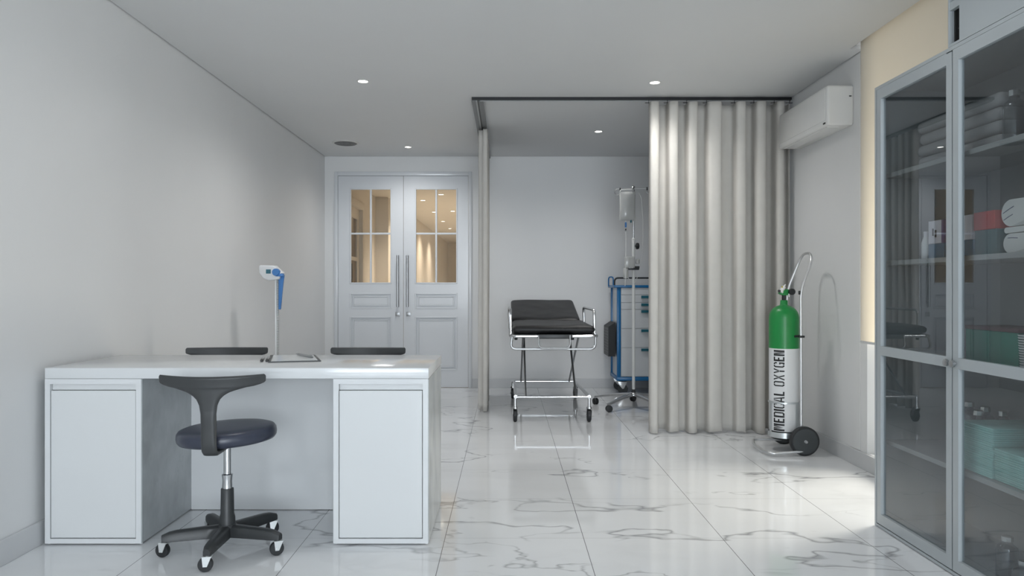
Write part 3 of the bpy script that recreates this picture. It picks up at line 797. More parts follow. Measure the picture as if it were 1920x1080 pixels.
# undercarriage
for (xa, xb) in ((.153, .140), (.560, .612)):
    obj('scissor_leg', TB([(xa, 5.97, .203), (xa, 6.62, .69)], .009), M['steel'], t)
    obj('scissor_leg', TB([(xb, 7.25, .168), (xb, 6.25, .69)], .009), M['steel'], t)
for y, z in ((5.97, .203), (7.25, .168)): obj('cross_bar', TB([(.075, y, z), (.665, y, z)], .0095), M['chrome'], t)
for x in (.073, .667): obj('base_rail', TB([(x, 5.965, .205), (x, 7.25, .165)], .014, seg=12), M['chrome'], t)
for (x, y, z) in ((.069, 5.975, .205), (.668, 5.975, .205), (.060, 7.22, .165), (.672, 7.22, .165)):
    bm = bmesh.new(); lathe(bm, [(.012, .115), (.012, z), (.016, z + .004)], (x, y, 0), 'z', 14)
    lathe(bm, [(.022, .108), (.022, .122)], (x, y, 0), 'z', 16)
    for s in (-1, 1): prism(bm, [(y - .02, .115), (y + .025, .115), (y + .034, .045), (y + .012, .045)], x + s * .020, x + s * .0225, 'x')
    lathe(bm, [(.006, -.025), (.006, .025)], (x, y + .022, .052), 'x', 10)
    c = obj('caster', bm, M['chrome'], t)
    bm = LA([(.028, -.0165), (.044, -.0165), (.052, -.010), (.052, .010), (.044, .0165), (.028, .0165)], (x, y + .022, .052), 'x', 32)
    obj('wheel', bm, M['rubber'], c)

# ------------------------------------------------------------------ drip stand
ix, iy = 1.151, 6.70
t = thing('drip_stand', 'white drip stand on a five-foot wheeled base, partly behind the wide curtain', 'drip stand', (ix, iy, 0))
bm = bmesh.new()
angs = [math.radians(a) for a in (153, 225, 297, 9, 81)]
for a in angs:
    rows = []
    for i in range(9):
        f = i / 8; rr = .012 + f * .36; z = .125 - .050 * f ** 1.5; h = .018 - .006 * f; hw = .022 - .006 * f
        rows.append([bm.verts.new(Vector((ix, iy, 0)) + Matrix.Rotation(a, 4, 'Z') @ Vector(p)) for p in ((rr, -hw, z - h), (rr, -hw, z), (rr, -hw * .4, z + h * .5), (rr, hw * .4, z + h * .5), (rr, hw, z), (rr, hw, z - h))])
    for p, q_ in zip(rows, rows[1:]):
        for k in range(6): bm.faces.new((p[k], p[(k + 1) % 6], q_[(k + 1) % 6], q_[k]))
    bm.faces.new(rows[0]); bm.faces.new(rows[-1])
lathe(bm, [(.03, .105), (.045, .112), (.045, .125), (.03, .138)], (ix, iy, 0), 'z', 24)
obj('foot_star', bm, M['chrome'], t, smooth=50)
obj('pole_collar', LA([(.028, .135), (.018, .150), (.016, .165)], (ix, iy, 0), 'z', 20), M['blackp'], t)
for a in angs:
    x, y = ix + .365 * math.cos(a), iy + .365 * math.sin(a)
    bm = bmesh.new(); lathe(bm, [(.006, .055), (.006, .085)], (x, y, 0), 'z', 10)
    c = obj('caster', bm, M['chrome'], t)
    bm = bmesh.new(); d_ = Vector((math.cos(a + .9), math.sin(a + .9), 0))
    for s in (-1, 1):
        b2 = LA([(.012, s * .004), (.028, s * .005), (.031, s * .010), (.029, s * .018), (.015, s * .021)] if s > 0 else [(.015, -.021), (.029, -.018), (.031, -.010), (.028, -.005), (.012, -.004)], (0, 0, 0), 'x', 24)
        tmp = bpy.data.meshes.new('tmp'); b2.to_mesh(tmp); b2.free()
        tmp.transform(Matrix.Translation((x, y, .031)) @ d_.to_track_quat('X', 'Z').to_matrix().to_4x4()); bm.from_mesh(tmp); bpy.data.meshes.remove(tmp)
    lathe(bm, [(.008, .03), (.008, .06)], (x, y, 0), 'z', 10)
    obj('wheel', bm, M['rubber'], c)
obj('lower_pole', LA([(.0135, .13), (.0135, 1.49), (.016, 1.49), (.016, 1.43 + .10), (.012, 1.535)], (ix, iy, 0), 'z', 20), M['ivw'], t)
obj('upper_pole', LA([(.009, 1.52), (.009, 1.985), (.013, 1.985), (.013, 2.005), (.009, 2.008)], (ix, iy, 0), 'z', 16), M['chrome'], t)
bm = bmesh.new(); lathe(bm, [(.006, .01), (.006, .018), (.024, .020), (.034, .030), (.030, .046), (.012, .052)], (ix, iy - .002, 1.463), 'x', 6)
obj('height_knob', bm, M['rubber'], t)['label'] = 'black lobed height knob'
for a in (168, 348, 258, 78):
    a = math.radians(a); d = Vector((math.cos(a), math.sin(a), 0)); o_ = Vector((ix, iy, 1.985))
    pts = [o_, o_ + d * .08, o_ + d * .145]
    for k in range(1, 16):
        th = PI / 2 - k * 2 * PI * .80 / 15 * -1
        pts.append(o_ + d * (.145 + .027 * math.sin(k * 2 * PI * .82 / 15)) + Vector((0, 0, -.027 + .027 * math.cos(k * 2 * PI * .82 / 15))))
    h_ = obj('hook', TB(pts, .0042, seg=8), M['chrome'], t)
    e = pts[-1]; obj('tip', TB([e + Vector((0, 0, -.002)), e + Vector((0, 0, .024))], .0065, seg=10), M['rubber'], h_)
# saline bag
bx, by = 1.088, 6.655
t = thing('saline_bag', 'translucent grey saline bag hanging from the top of the drip stand', 'saline bag', (bx, by, 1.65))
bm = bmesh.new(); nx, nz = 12, 16; F = []; Bk = []
for j in range(nz + 1):
    v = j / nz; a = []; b = []
    for i in range(nx + 1):
        u = i / nx; hw = .072 * (1 - .03 * math.sin(v * PI))
        e = max(0, (1 - abs(2 * u - 1) ** 2.2) * (1 - abs(2 * v - 1) ** 4)) ** .7
        dep = .003 + .026 * e * (1.15 - .5 * v)
        a.append(bm.verts.new((bx + (2 * u - 1) * hw, by - dep, 1.690 + .262 * v))); b.append(bm.verts.new((bx + (2 * u - 1) * hw, by + dep, 1.690 + .262 * v)))
    F.append(a); Bk.append(b)
for j in range(nz):
    for i in range(nx):
        bm.faces.new((F[j][i], F[j][i + 1], F[j + 1][i + 1], F[j + 1][i])); bm.faces.new((Bk[j][i + 1], Bk[j][i], Bk[j + 1][i], Bk[j + 1][i + 1]))
    bm.faces.new((F[j][0], F[j + 1][0], Bk[j + 1][0], Bk[j][0])); bm.faces.new((F[j][nx], Bk[j][nx], Bk[j + 1][nx], F[j + 1][nx]))
for i in range(nx):
    bm.faces.new((F[0][i], Bk[0][i], Bk[0][i + 1], F[0][i + 1])); bm.faces.new((F[nz][i], F[nz][i + 1], Bk[nz][i + 1], Bk[nz][i]))
obj('bag', bm, M['bag'], t, smooth=60)
obj('hanger', TB(fillet([(bx - .07, by, 1.945), (bx - .06, by, 1.968), (bx + .02, by, 1.968), (bx + .045, by + .02, 1.975)], .01), .0028, seg=8), M['ivw'], t)
obj('port', TB([(bx - .015, by, 1.70), (bx - .015, by, 1.672)], .004, seg=10), M['ivw'], t)
obj('port_cap', TB([(bx + .032, by, 1.705), (bx + .032, by, 1.672)], .0075, seg=10), M['teal'], t)
obj('drip_chamber', LA([(.006, 1.628), (.009, 1.635), (.009, 1.668), (.005, 1.676)], (bx - .015, by, 0), 'z', 14), M['scaleblue'], t)
obj('roller_clamp', LA([(.005, 1.592), (.007, 1.60), (.006, 1.618)], (bx - .015, by, 0), 'z', 12), M['blackp'], t)
pts = [(bx - .015, by, 1.63), (bx - .016, by - .02, 1.50), (bx - .022, by - .045, 1.36), (bx - .026, by - .045, 1.16), (bx - .028, by - .045, 1.10)]
obj('tubing', TB(pts, .0028, seg=8), M['ivw'], t)
# infusion pump
t = thing('infusion_pump', 'small clear infusion pump clamped halfway up the drip stand', 'infusion pump', (1.105, 6.63, 1.25))
obj('body', BX(1.062, 1.150, 6.62, 6.67, 1.262, 1.365, r=.010, seg=3), M['bag'], t)
obj('side_body', BX(1.163, 1.195, 6.62, 6.67, 1.30, 1.345, r=.006, seg=3), M['bag'], t)
obj('clamp', BX(1.092, 1.198, 6.650, 6.70, 1.246, 1.280, r=.005), M['blackp'], t)
bm = BX(1.098, 1.110, 6.614, 6.622, 1.262, 1.268); box(bm, 1.118, 1.130, 6.614, 6.622, 1.262, 1.268)
obj('button', bm, M['white'], t)
obj('cuvette', LA([(.02, 1.17), (.024, 1.19), (.024, 1.25), (.018, 1.262)], (1.07, 6.64, 0), 'z', 16), M['bag'], t)
obj('tube_loop', TB([(1.08 + .13 * (k / 16), 6.63, 1.20 - .088 * math.sin(PI * k / 16) + .14 * (k / 16) ** 3) for k in range(17)], .0026, seg=8), M['ivw'], t)
obj('drain_tube', TB([(1.215, 6.66, 1.33), (1.232, 6.68, 1.5), (1.236, 6.7, 1.7), (1.222, 6.7, 1.9), (1.20, 6.7, 1.95)], .0024, seg=8), M['ivw'], t)

# ------------------------------------------------------------------ medical cart
t = thing('medical_cart', 'blue-framed drawer cart with white drawers, standing at the back wall behind the drip stand', 'drawer cart', (1.46, 7.72, 0))
cx0, cx1, cy0, cy1 = 1.121, 1.80, 7.50, 7.94
obj('cabinet_body', BX(cx0 + .012, cx1 - .012, cy0 + .012, cy1 - .01, .175, 1.09), M['cartw'], t)
for x in (cx0, cx1 - .038):
    obj('post', BX(x, x + .038, cy0 - .002, cy0 + .035, .15, 1.10, r=.004), M['blue'], t)
    obj('post', BX(x - (.003 if x < 1.4 else 0), x + .030, cy1 - .035, cy1, .15, 1.10, r=.004), M['blue'], t)
obj('base_frame', BX(cx0 - .006, cx1 + .006, cy0 - .012, cy1 + .006, .142, .180, r=.006), M['blue'], t)
obj('top_tray', BX(cx0 - .03, cx1 + .03, cy0 - .02, cy1 + .01, 1.086, 1.112, r=.006), M['blue'], t)
zs = [1.088, 1.013, .934, .866, .671, .477, .184]
for i in range(6):
    z1, z0 = zs[i], zs[i + 1]
    d = obj('drawer', BX(cx0 + .041, cx1 - .041, cy0 - .006, cy0 + .014, z0 + .002, z1 - .002, r=.002, seg=1), M['cartw'], t)
    if i > 0:
        obj('handle', PR([(cy0 - .030, z1 - .032), (cy0 - .006, z1 - .036), (cy0 - .006, z1 - .008), (cy0 - .026, z1 - .008)], 1.364, 1.556, 'x'), M['teal'], d)['label'] = 'teal-blue grip along the top'
obj('push_rail', TB(fillet([(1.15, 7.88, 1.10), (1.15, 7.88, 1.19), (1.77, 7.88, 1.19), (1.77, 7.88, 1.10)], .06, 8), .009), M['blackp'], t)
obj('side_hoop', TB(fillet([(1.085, 7.86, 1.10), (1.085, 7.86, 1.20), (1.125, 7.80, 1.20), (1.125, 7.80, 1.10)], .03, 6), .007), M['blue'], t)
bm = bmesh.new(); box(bm, 1.045, 1.115, 7.585, 7.93, .38, .655)
for v in bm.verts:
    if v.co.z > .5: v.co.z += (.075 if v.co.x > 1.1 else .03)
b_ = obj('side_bin', bm, M['rubber'], t)
b_['label'] = 'black perforated bin on the side'
bm = bmesh.new(); prism(bm, [(7.59, .385), (7.925, .385), (7.925, .68), (7.59, .68)], 1.0435, 1.0445, 'x')
obj('perforated_panel', bm, M['perf'], b_)
for (x, y) in ((cx0 + .05, cy0 + .05), (cx1 - .05, cy0 + .05), (cx0 + .05, cy1 - .08), (cx1 - .05, cy1 - .08)):
    bm = bmesh.new()
    prism(bm, [(x - .035, .143), (x + .055, .143), (x + .050, .115), (x + .025, .058), (x + .008, .055), (x - .03, .10)], y - .026, y - .018, 'y', r=.002)
    prism(bm, [(x - .035, .143), (x + .055, .143), (x + .050, .115), (x + .025, .058), (x + .008, .055), (x - .03, .10)], y + .018, y + .026, 'y', r=.002)
    box(bm, x - .035, x + .055, y - .026, y + .026, .125, .143, r=.003)
    c = obj('caster', bm, M['castm'], t)
    obj('wheel', LA([(.02, -.014), (.044, -.014), (.050, -.009), (.050, .009), (.044, .014), (.02, .014)], (x + .016, y, .050), 'y', 28), M['wheelg'], c)

# ------------------------------------------------------------------ oxygen cylinder and its trolley
ox, oy, orad = 1.858, 4.95, .0955
t = thing('oxygen_cylinder', 'medical oxygen cylinder with green top and white body strapped on a trolley', 'gas cylinder', (ox, oy, .07))
zsplit = .682
obj('body', LA([(.055, .100), (.080, .104), (.0945, .125), (orad, .15), (orad, zsplit)], (ox, oy, 0), 'z', 64), M['cylw'], t)
prof = [(orad + .0006, zsplit), (orad + .0006, .885)]
for k in range(1, 11):
    a = k / 10 * PI / 2 * .92
    prof.append((orad * math.cos(a) ** .9 if k < 10 else .026, .885 + .085 * math.sin(a)))
prof += [(.0245, .974), (.0235, .998), (.020, 1.002)]
obj('shoulder', LA(prof, (ox, oy, 0), 'z', 64), M['green'], t, smooth=50)['label'] = 'green painted shoulder and neck'
obj('foot_ring', LA([(.058, .072), (.074, .076), (.082, .100), (.0935, .125), (.0962, .13), (.0962, .135)], (ox, oy, 0), 'z', 48), M['rubber'], t)
v = obj('valve', LA([(.0135, 1.0), (.0135, 1.035)], (ox, oy, 0), 'z', 20), M['rubber'], t)
bm = bmesh.new(); prism(bm, [(ox - .034, 1.044), (ox - .012, 1.034), (ox + .018, 1.034), (ox + .040, 1.042), (ox + .040, 1.072), (ox + .012, 1.076), (ox - .006, 1.060), (ox - .036, 1.052)], oy - .018, oy + .018, 'y', r=.004)
obj('valve_body', bm, M['green'], v)
obj('valve_knob', LA([(.017, -.045), (.0205, -.042), (.0205, -.022), (.016, -.018)], (ox + .041, oy, 1.058), 'y', 24), M['rubber'], v)
bm = bmesh.new(); 
c0 = Vector((ox - .032, oy - .022, 1.055)); ddir = Vector((.55, 0, .84))
tube(bm, [c0, c0 + ddir * .012, c0 + ddir * .013, c0 + ddir * .045], [.017, .017, .013, .013], seg=16)
tube(bm, [c0 + ddir * .045, c0 + ddir * .062], [.006, .004], seg=10)
tube(bm, [(ox + .025, oy - .02, 1.045), (ox + .027, oy - .022, 1.022)], .004, seg=8)
obj('regulator', bm, M['ivw'], v)['label'] = 'small white pressure regulator'
bm = bmesh.new(); tube(bm, [c0 + Vector((-.012, -.008, .008)), c0 + Vector((-.012, -.016, .008))], .009, seg=16)
obj('gauge', bm, M['blackp'], v)
obj('gauge_tab', BX(ox - .026, ox - .018, oy - .032, oy - .024, 1.082, 1.096, r=.001), M['yellow'], v)

# stencil lettering, built from polygons, wrapped round the body
def half_ring(x0, xg, x1, h, t_, side, term=0):
    """left or right half of a squared ring; term>0 keeps only the ends"""
    c = .13
    if side == 'L':
        return [[(xg, 0), (x0 + c, 0), (x0, c), (x0, h - c), (x0 + c, h), (xg, h), (xg, h - t_), (x0 + c + .03, h - t_), (x0 + t_, h - c - .06), (x0 + t_, c + .06), (x0 + c + .03, t_), (xg, t_)]]
    if term:
        return [[(xg, h - t_), (xg, h), (x1 - c, h), (x1, h - c), (x1, h - term), (x1 - t_, h - term), (x1 - t_, h - c - .06), (x1 - c - .03, h - t_)],
                [(xg, 0), (xg, t_), (x1 - c - .03, t_), (x1 - t_, c + .06), (x1 - t_, term), (x1, term), (x1, c), (x1 - c, 0)]]
    return [[(xg, 0), (xg, t_), (x1 - c - .03, t_), (x1 - t_, c + .06), (x1 - t_, h - c - .06), (x1 - c - .03, h - t_), (xg, h - t_), (xg, h), (x1 - c, h), (x1, h - c), (x1, c), (x1 - c, 0)]]
T = .20; Wd = .60; G1, G2 = .27, .335
def R4(a, b, c, d): return [(a, c), (b, c), (b, d), (a, d)]
LET = {
 'M': (.80, [R4(0, T, 0, 1), R4(.80 - T, .80, 0, 1), [(T + .03, 1), (T + .15, 1), (.375, .42), (.375, .12), (T + .03, .72)], [(.80 - T - .03, 1), (.80 - T - .15, 1), (.425, .42), (.425, .12), (.80 - T - .03, .72)]]),
 'E': (.50, [R4(0, T, 0, 1), R4(T, .50, 1 - .14, 1), R4(T, .50, 0, .14), R4(T, .42, .44, .57)]),
 'D': (.60, [R4(0, T, 0, 1)] + half_ring(0, .22, .60, 1, .14, 'R')),
 'I': (.20, [R4(0, T, 0, 1)]),
 'C': (.56, half_ring(0, .26, .56, 1, .14, 'L') + half_ring(0, .33, .56, 1, .14, 'R', .33)),
 'A': (.64, [[(0, 0), (.15, 0), (.30, 1), (.21, 1)], [(.49, 0), (.64, 0), (.43, 1), (.34, 1)], R4(.17, .47, .22, .34)]),
 'L': (.48, [R4(0, T, 0, 1), R4(T, .48, 0, .14)]),
 'O': (.58, half_ring(0, .26, .58, 1, .14, 'L') + half_ring(0, .32, .58, 1, .14, 'R')),
 'X': (.62, [[(0, 0), (.15, 0), (.31, .40), (.31, .60), (.235, .52)], [(.62, 0), (.47, 0), (.345, .36), (.345, .60), (.41, .52)], [(0, 1), (.15, 1), (.30, .63), (.235, .50)], [(.62, 1), (.47, 1), (.34, .63), (.405, .50)]]),
 'Y': (.60, [R4(.2225, .3775, 0, .42), [(0, 1), (.15, 1), (.285, .60), (.285, .44), (.22, .44)], [(.60, 1), (.45, 1), (.325, .60), (.325, .44), (.38, .44)]]),
 'G': (.58, half_ring(0, .26, .58, 1, .14, 'L') + half_ring(0, .33, .58, 1, .14, 'R', .33)[:1] + [[(.33, 0), (.33, .14), (.425, .14), (.425, .34), (.35, .34), (.35, .47), (.58, .47), (.58, 0)]]),
 'N': (.64, [R4(0, T, 0, 1), R4(.64 - T, .64, 0, 1), [(T + .03, 1), (T + .12, 1), (.64 - T - .03, .32), (.64 - T - .03, 0), (.64 - T - .12, 0), (T + .03, .70)]]),
 ' ': (.36, [])}
txt = 'MEDICAL OXYGEN'; gap = .11
total = sum(LET[c][0] + gap for c in txt) - gap
z0t, z1t = .140, .672; sc_u = (z1t - z0t) / total; lh = .072; ac = math.radians(-130)
bm = bmesh.new(); u0 = 0
for ch in txt:
    wd, polys = LET[ch]
    for poly in polys:
        vs = [bm.verts.new((u0 + x, y, 0)) for x, y in poly]; bm.faces.new(vs)
    u0 += wd + gap
for k in range(1, 12):
    g_ = bm.verts[:] + bm.edges[:] + bm.faces[:]
    bmesh.ops.bisect_plane(bm, geom=g_, plane_co=(0, k / 12, 0), plane_no=(0, 1, 0))
for v_ in bm.verts:
    u, vv = v_.co.x, v_.co.y
    a = ac - (vv - .5) * lh / orad            # letter tops point to the left
    r_ = orad + .0009
    v_.co = Vector((ox + r_ * math.cos(a), oy + r_ * math.sin(a), z0t + u * sc_u))
o_ = obj('lettering', bm, M['ink'], t, smooth=0); o_['label'] = 'black stencil words MEDICAL OXYGEN reading upwards'

t = thing('cylinder_trolley', 'two-wheeled chrome trolley carrying the green and white gas cylinder by the right wall', 'trolley', (1.92, 4.95, 0))
px_, ya, yb = 1.922, 4.828, 5.072
pts = fillet([(1.93, ya - .03, .05), (1.925, ya, .16), (px_, ya, 1.065), (2.002, ya + .015, 1.265), (2.012, 4.895, 1.315), (2.012, 5.005, 1.315), (2.002, yb - .015, 1.265), (px_ + .004, yb, 1.065), (px_, yb, .16)], .06, 6)
obj('handle_frame', TB(pts, .0085, seg=12), M['alu'], t)
pts = fillet([(1.93, yb, .12), (1.91, yb, .045), (1.70, 5.09, .040), (1.665, 4.98, .030), (1.672, 4.82, .022), (1.70, 4.745, .018), (1.93, 4.765, .030)], .035, 6)
obj('foot_loop', TB(pts, .0095, seg=12), M['alu'], t)
obj('axle', LA([(.008, 4.735), (.008, 5.165)], (1.924, 0, .0935), 'y', 14), M['steel'], t)
for yw in (4.775, 5.135):
    bm = bmesh.new(); lathe(bm, [(.070, -.020), (.088, -.019), (.0935, -.013), (.0935, .013), (.088, .019), (.070, .020)], (1.924, yw, .0935), 'y', 56)
    c = obj('wheel', bm, M['rubber'], t)
    obj('hub', LA([(.012, -.021), (.0805, -.0212), (.0815, -.018), (.0815, .018), (.0805, .0212), (.012, .021)], (1.924, yw, .0935), 'y', 48), M['wheelg'], c)
    obj('axle_nut', LA([(.0045, -.031), (.009, -.029), (.009, -.020), (.009, .020)], (1.924, yw, .0935), 'y', 14), M['white'], c)
def band(a0, a1, r, z0, z1, th=.003, n=28):
    bm = bmesh.new(); prev = None; first = None
    full = abs(a1 - a0) >= 359.9
    m_ = n if full else n + 1; rows = []
    for k in range(m_):
        a = math.radians(a0 + (a1 - a0) * k / n); c_, s_ = math.cos(a), math.sin(a)
        rows.append([bm.verts.new((ox + rr * c_, oy + rr * s_, z)) for rr, z in ((r, z0), (r + th, z0), (r + th, z1), (r, z1))])
    for k in range(m_ if full else m_ - 1):
        p, q_ = rows[k], rows[(k + 1) % m_]
        for i in range(4): bm.faces.new((p[i], p[(i + 1) % 4], q_[(i + 1) % 4], q_[i]))
    if not full: bm.faces.new(rows[0]); bm.faces.new(rows[-1][::-1])
    return bm
obj('upper_ring', band(0, 360, orad + .003, .318, .330, n=56), M['cage'], t)
obj('lower_ring', band(0, 360, orad + .0035, .092, .128, n=56), M['cage'], t)
obj('cage_plate', band(-62, 12, orad + .0028, .12, .322, th=.002), M['cage'], t)
obj('cage_strap', band(-176, -162, orad + .0028, .12, .322, th=.002, n=4), M['cage'], t)
bm = BX(px_ - .014, px_ + .022, ya - .014, ya + .012, .758, .772, r=.003)
obj('clamp_strap', bm, M['rubber'], t)
obj('clamp_strap', band(-70, 70, orad + .002, .758, .772, th=.004), M['rubber'], t)
obj('latch', BX(px_ - .014, px_ - .004, ya - .008, ya + .008, 1.04, 1.065, r=.003), M['rubber'], t)

# ------------------------------------------------------------------ glass cabinet on the right
KX0, KX1, KY0, KY1, KZ = 1.68, 2.075, 2.205, 3.372, 1.995
t = thing('glass_cabinet', 'tall grey metal cabinet with glazed doors along the right wall', 'cabinet', (1.88, 2.79, 0))
bm = bmesh.new()
box(bm, KX0, KX1, KY1 - .014, KY1, 0, KZ); box(bm, KX0, KX1, KY0, KY0 + .014, 0, KZ)
box(bm, KX0, KX1, KY0 + .014, KY1 - .014, KZ - .014, KZ); box(bm, KX0, KX1, KY0 + .014, KY1 - .014, .004, .0155); box(bm, KX0 + .024, KX1, KY0 + .014, KY1 - .014, .0155, .028)
obj('carcass', bm, M['cab'], t)
obj('back_panel', BX(KX1 - .012, KX1 - .002, KY0 + .014, KY1 - .014, .028, KZ - .014), M['cabin'], t)
bm = bmesh.new(); box(bm, KX0 + .035, KX1 - .013, KY1 - .018, KY1 - .0145, .03, KZ - .016); box(bm, KX0 + .035, KX1 - .013, KY0 + .0145, KY0 + .018, .03, KZ - .016); box(bm, KX0 + .035, KX1 - .013, KY0 + .02, KY1 - .02, KZ - .018, KZ - .0145)
obj('lining', bm, M['cabin'], t)
SH = [1.600, 1.205, .800, .395]
for z in SH: obj('shelf', BX(KX0 + .045, KX1 - .014, KY0 + .019, KY1 - .019, z - .020, z, r=.001, seg=1), M['shelf'], t)
bm = bmesh.new()
for (a, b) in ((2.783, 2.789), (3.3528, 3.3575)): box(bm, KX0 + .0035, KX0 + .030, a, b, .0305, KZ - .0145)
box(bm, KX0 + .0035, KX0 + .030, 2.2195, 3.3525, 1.9768, 1.9806); box(bm, KX0 + .0035, KX0 + .0235, 2.2195, 3.3525, .0160, .0195)
obj('gap_shade_strip', bm, M['ink'], t)  # black strips added to paint the shade in the door gaps
for (y0, y1, ky) in ((2.790, 3.352, 2.805), (2.222, 2.782, 2.765)):
    bm = bmesh.new(); sw = .034
    x0, x1 = KX0, KX0 + .022
    box(bm, x0, x1, y0, y0 + sw, .020, 1.976); box(bm, x0, x1, y1 - sw, y1, .020, 1.980)
    box(bm, x0, x1, y0 + sw, y1 - sw, .020, .066); box(bm, x0, x1, y0 + sw, y1 - sw, 1.934, 1.980); box(bm, x0, x1, y0 + sw, y1 - sw, .781, .822)
    bmesh.ops.remove_doubles(bm, verts=bm.verts[:], dist=1e-5)
    d = obj('door', bm, M['cab'], t)
    obj('pane', BX(KX0 + .012, KX0 + .016, y0 + sw - .004, y1 - sw + .004, .824, 1.932), M['cabglass'], d)
    obj('pane', BX(KX0 + .012, KX0 + .016, y0 + sw - .004, y1 - sw + .004, .068, .779), M['cabglass'], d)
    obj('knob', LA([(.008, -.016), (.0135, -.018), (.0135, -.008), (.006, -.006), (.006, 0)], (KX0, ky, .800), 'x', 20), M['steel'], d)['label'] = 'round dark steel knob'
# panel with ventilation slot over the near half of the cabinet
t = thing('upper_panel', 'grey boxed panel with an upright ventilation slot, fixed on top of the glass cabinet', 'panel', (1.86, 2.5, KZ))
bm = bmesh.new()
box(bm, 1.68, 1.70, 2.205, 2.742, KZ + .002, ZC - .002); box(bm, 1.68, 2.04, 2.807, 2.812, KZ + .002, ZC - .002)
for z0, z1 in ((KZ + .002, KZ + .012), (2.135, 2.165), (2.30, 2.33), (ZC - .03, ZC - .002)): box(bm, 1.682, 1.70, 2.742, 2.807, z0, z1)
obj('casing', bm, M['cab'], t)
bm = bmesh.new()
box(bm, 2.03, 2.045, 2.205, 2.7935, KZ + .002, ZC - .002); box(bm, 1.7005, 2.0295, 2.205, 2.22, KZ + .002, ZC - .002); box(bm, 1.7005, 2.0295, 2.800, 2.8065, KZ + .002, ZC - .002)
obj('slot_shade_lining', bm, M['dark'], t)  # dark faces added to paint the shade inside the slot
bm = bmesh.new()
for z in (2.06, 2.23, 2.40): prism(bm, [(1.70, z), (1.705, z + .004), (1.78, z + .04), (1.775, z + .034)], 2.5, 2.784, 'y')
obj('louvre', bm, M['grille'], t)

# ------------------------------------------------------------------ cabinet contents
gsh = 'folded grey sheets on the top shelf'
posn = ['bottom', 'second from the bottom', 'third from the bottom', 'topmost']
for k in range(4):
    z0 = SH[0] + .0005 + k * .051
    bm = bmesh.new(); j = random.uniform(-.006, .006)
    box(bm, 1.80 + j, 2.03, 2.70 + j, 3.235 - j, z0, z0 + .050, r=.020, seg=4)
    tag(obj('folded_sheet', bm, M['sheet']), 'folded grey sheet on the top cabinet shelf, %s of its stack' % posn[k], 'sheet', gsh)

def bottle(x, y, z, h, label):
    t = thing('glass_bottle', label, 'bottle', (x, y, z), 0, 'clear bottles with metal stoppers in the cabinet')
    obj('flask', LA([(.030, .0005), (.036, .004), (.037, .02), (.037, h * .68), (.033, h * .76), (.018, h * .83), (.017, h * .88)], (x, y, z), 'z', 32), M['bottle'], t)
    obj('stopper', LA([(.018, h * .88), (.020, h * .89), (.019, h * .985), (.014, h)], (x, y, z), 'z', 8), M['chrome'], t, smooth=20)
    return t
bottle(1.825, 2.655, SH[0], .195, 'clear glass bottle with metal stopper on the top shelf, beside the folded grey sheets')
bottle(1.845, 2.570, SH[0], .185, 'clear glass bottle on the top shelf, cut by the right edge of the photo')
bottle(2.010, 3.21, SH[3], .195, 'clear bottle with metal stopper behind the aqua drapes, farthest from the viewer')
bottle(2.015, 3.11, SH[3], .190, 'clear bottle with metal stopper behind the aqua drapes, second from the far end')
bottle(1.935, 3.03, SH[3], .188, 'clear bottle with metal stopper behind the aqua drapes, standing nearest the glass door')
bottle(2.018, 3.00, SH[3], .190, 'clear bottle with metal stopper behind the aqua drapes, against the cabinet back')
bottle(1.80, 2.655, .028, .165, 'clear glass bottle with metal stopper on the cabinet floor below the aqua drapes')
bottle(1.76, 2.51, .028, .13, 'short clear bottle on the cabinet floor at the bottom right edge of the photo')

def carton(label, x0, x1, y0, y1, z0, z1, m, name='carton', lid=None, group=None):
    t = thing(name, label, 'box', ((x0 + x1) / 2, (y0 + y1) / 2, z0), 0, group)
    obj('body', BX(x0, x1, y0, y1, z0, z1 - .0005, r=.0015, seg=1), m, t)
    return t
z = SH[1]
carton('small blue carton on the second shelf, under the white and purple carton', 1.775, 1.88, 3.00, 3.11, z, z + .062, M['bluebox'])
t = carton('white carton with a purple end standing on the blue carton, second shelf', 1.775, 1.88, 3.015, 3.11, z + .062, z + .158, M['whitebox'])
obj('end_flap', BX(1.7735, 1.881, 3.00, 3.0145, z + .062, z + .157, r=.001, seg=1), M['purple'], t)['label'] = 'purple end'
bm = bmesh.new(); box(bm, 1.7742, 1.7748, 3.05, 3.062, z + .088, z + .118); box(bm, 1.7742, 1.7748, 3.07, 3.08, z + .095, z + .125)
obj('print', bm, M['ink'], t)
t = thing('plastic_bottle', 'slim white plastic bottle beside the blue carton on the second shelf', 'bottle', (1.775, 3.145, z))
obj('body', LA([(.016, 0.0005), (.018, .004), (.018, .07), (.009, .095), (.008, .10)], (1.785, 3.145, z), 'z', 20), M['white'], t)
obj('cap', LA([(.009, .10), (.009, .118)], (1.785, 3.145, z), 'z', 16), M['whitebox'], t)
carton('blue carton half hidden behind the middle door frame on the second shelf', 1.775, 1.88, 2.89, 2.975, z, z + .062, M['bluebox'])
carton('small blue carton on the second shelf, under the tall white carton', 1.775, 1.88, 2.812, 2.882, z, z + .064, M['bluebox'])
carton('tall white carton on the second shelf beside the red carton', 1.775, 1.88, 2.822, 2.872, z + .064, z + .160, M['whitebox'])
carton('dark blue carton under the red carton on the second shelf', 1.78, 1.92, 2.685, 2.808, z, z + .095, M['dkteal'])
carton('red carton on top of the dark blue carton, second cabinet shelf', 1.775, 1.90, 2.688, 2.808, z + .095, z + .163, M['redbox'])
carton('dark blue carton on the second shelf, behind the white towels', 1.90, 2.04, 2.42, 2.680, z, z + .100, M['bluebox'])
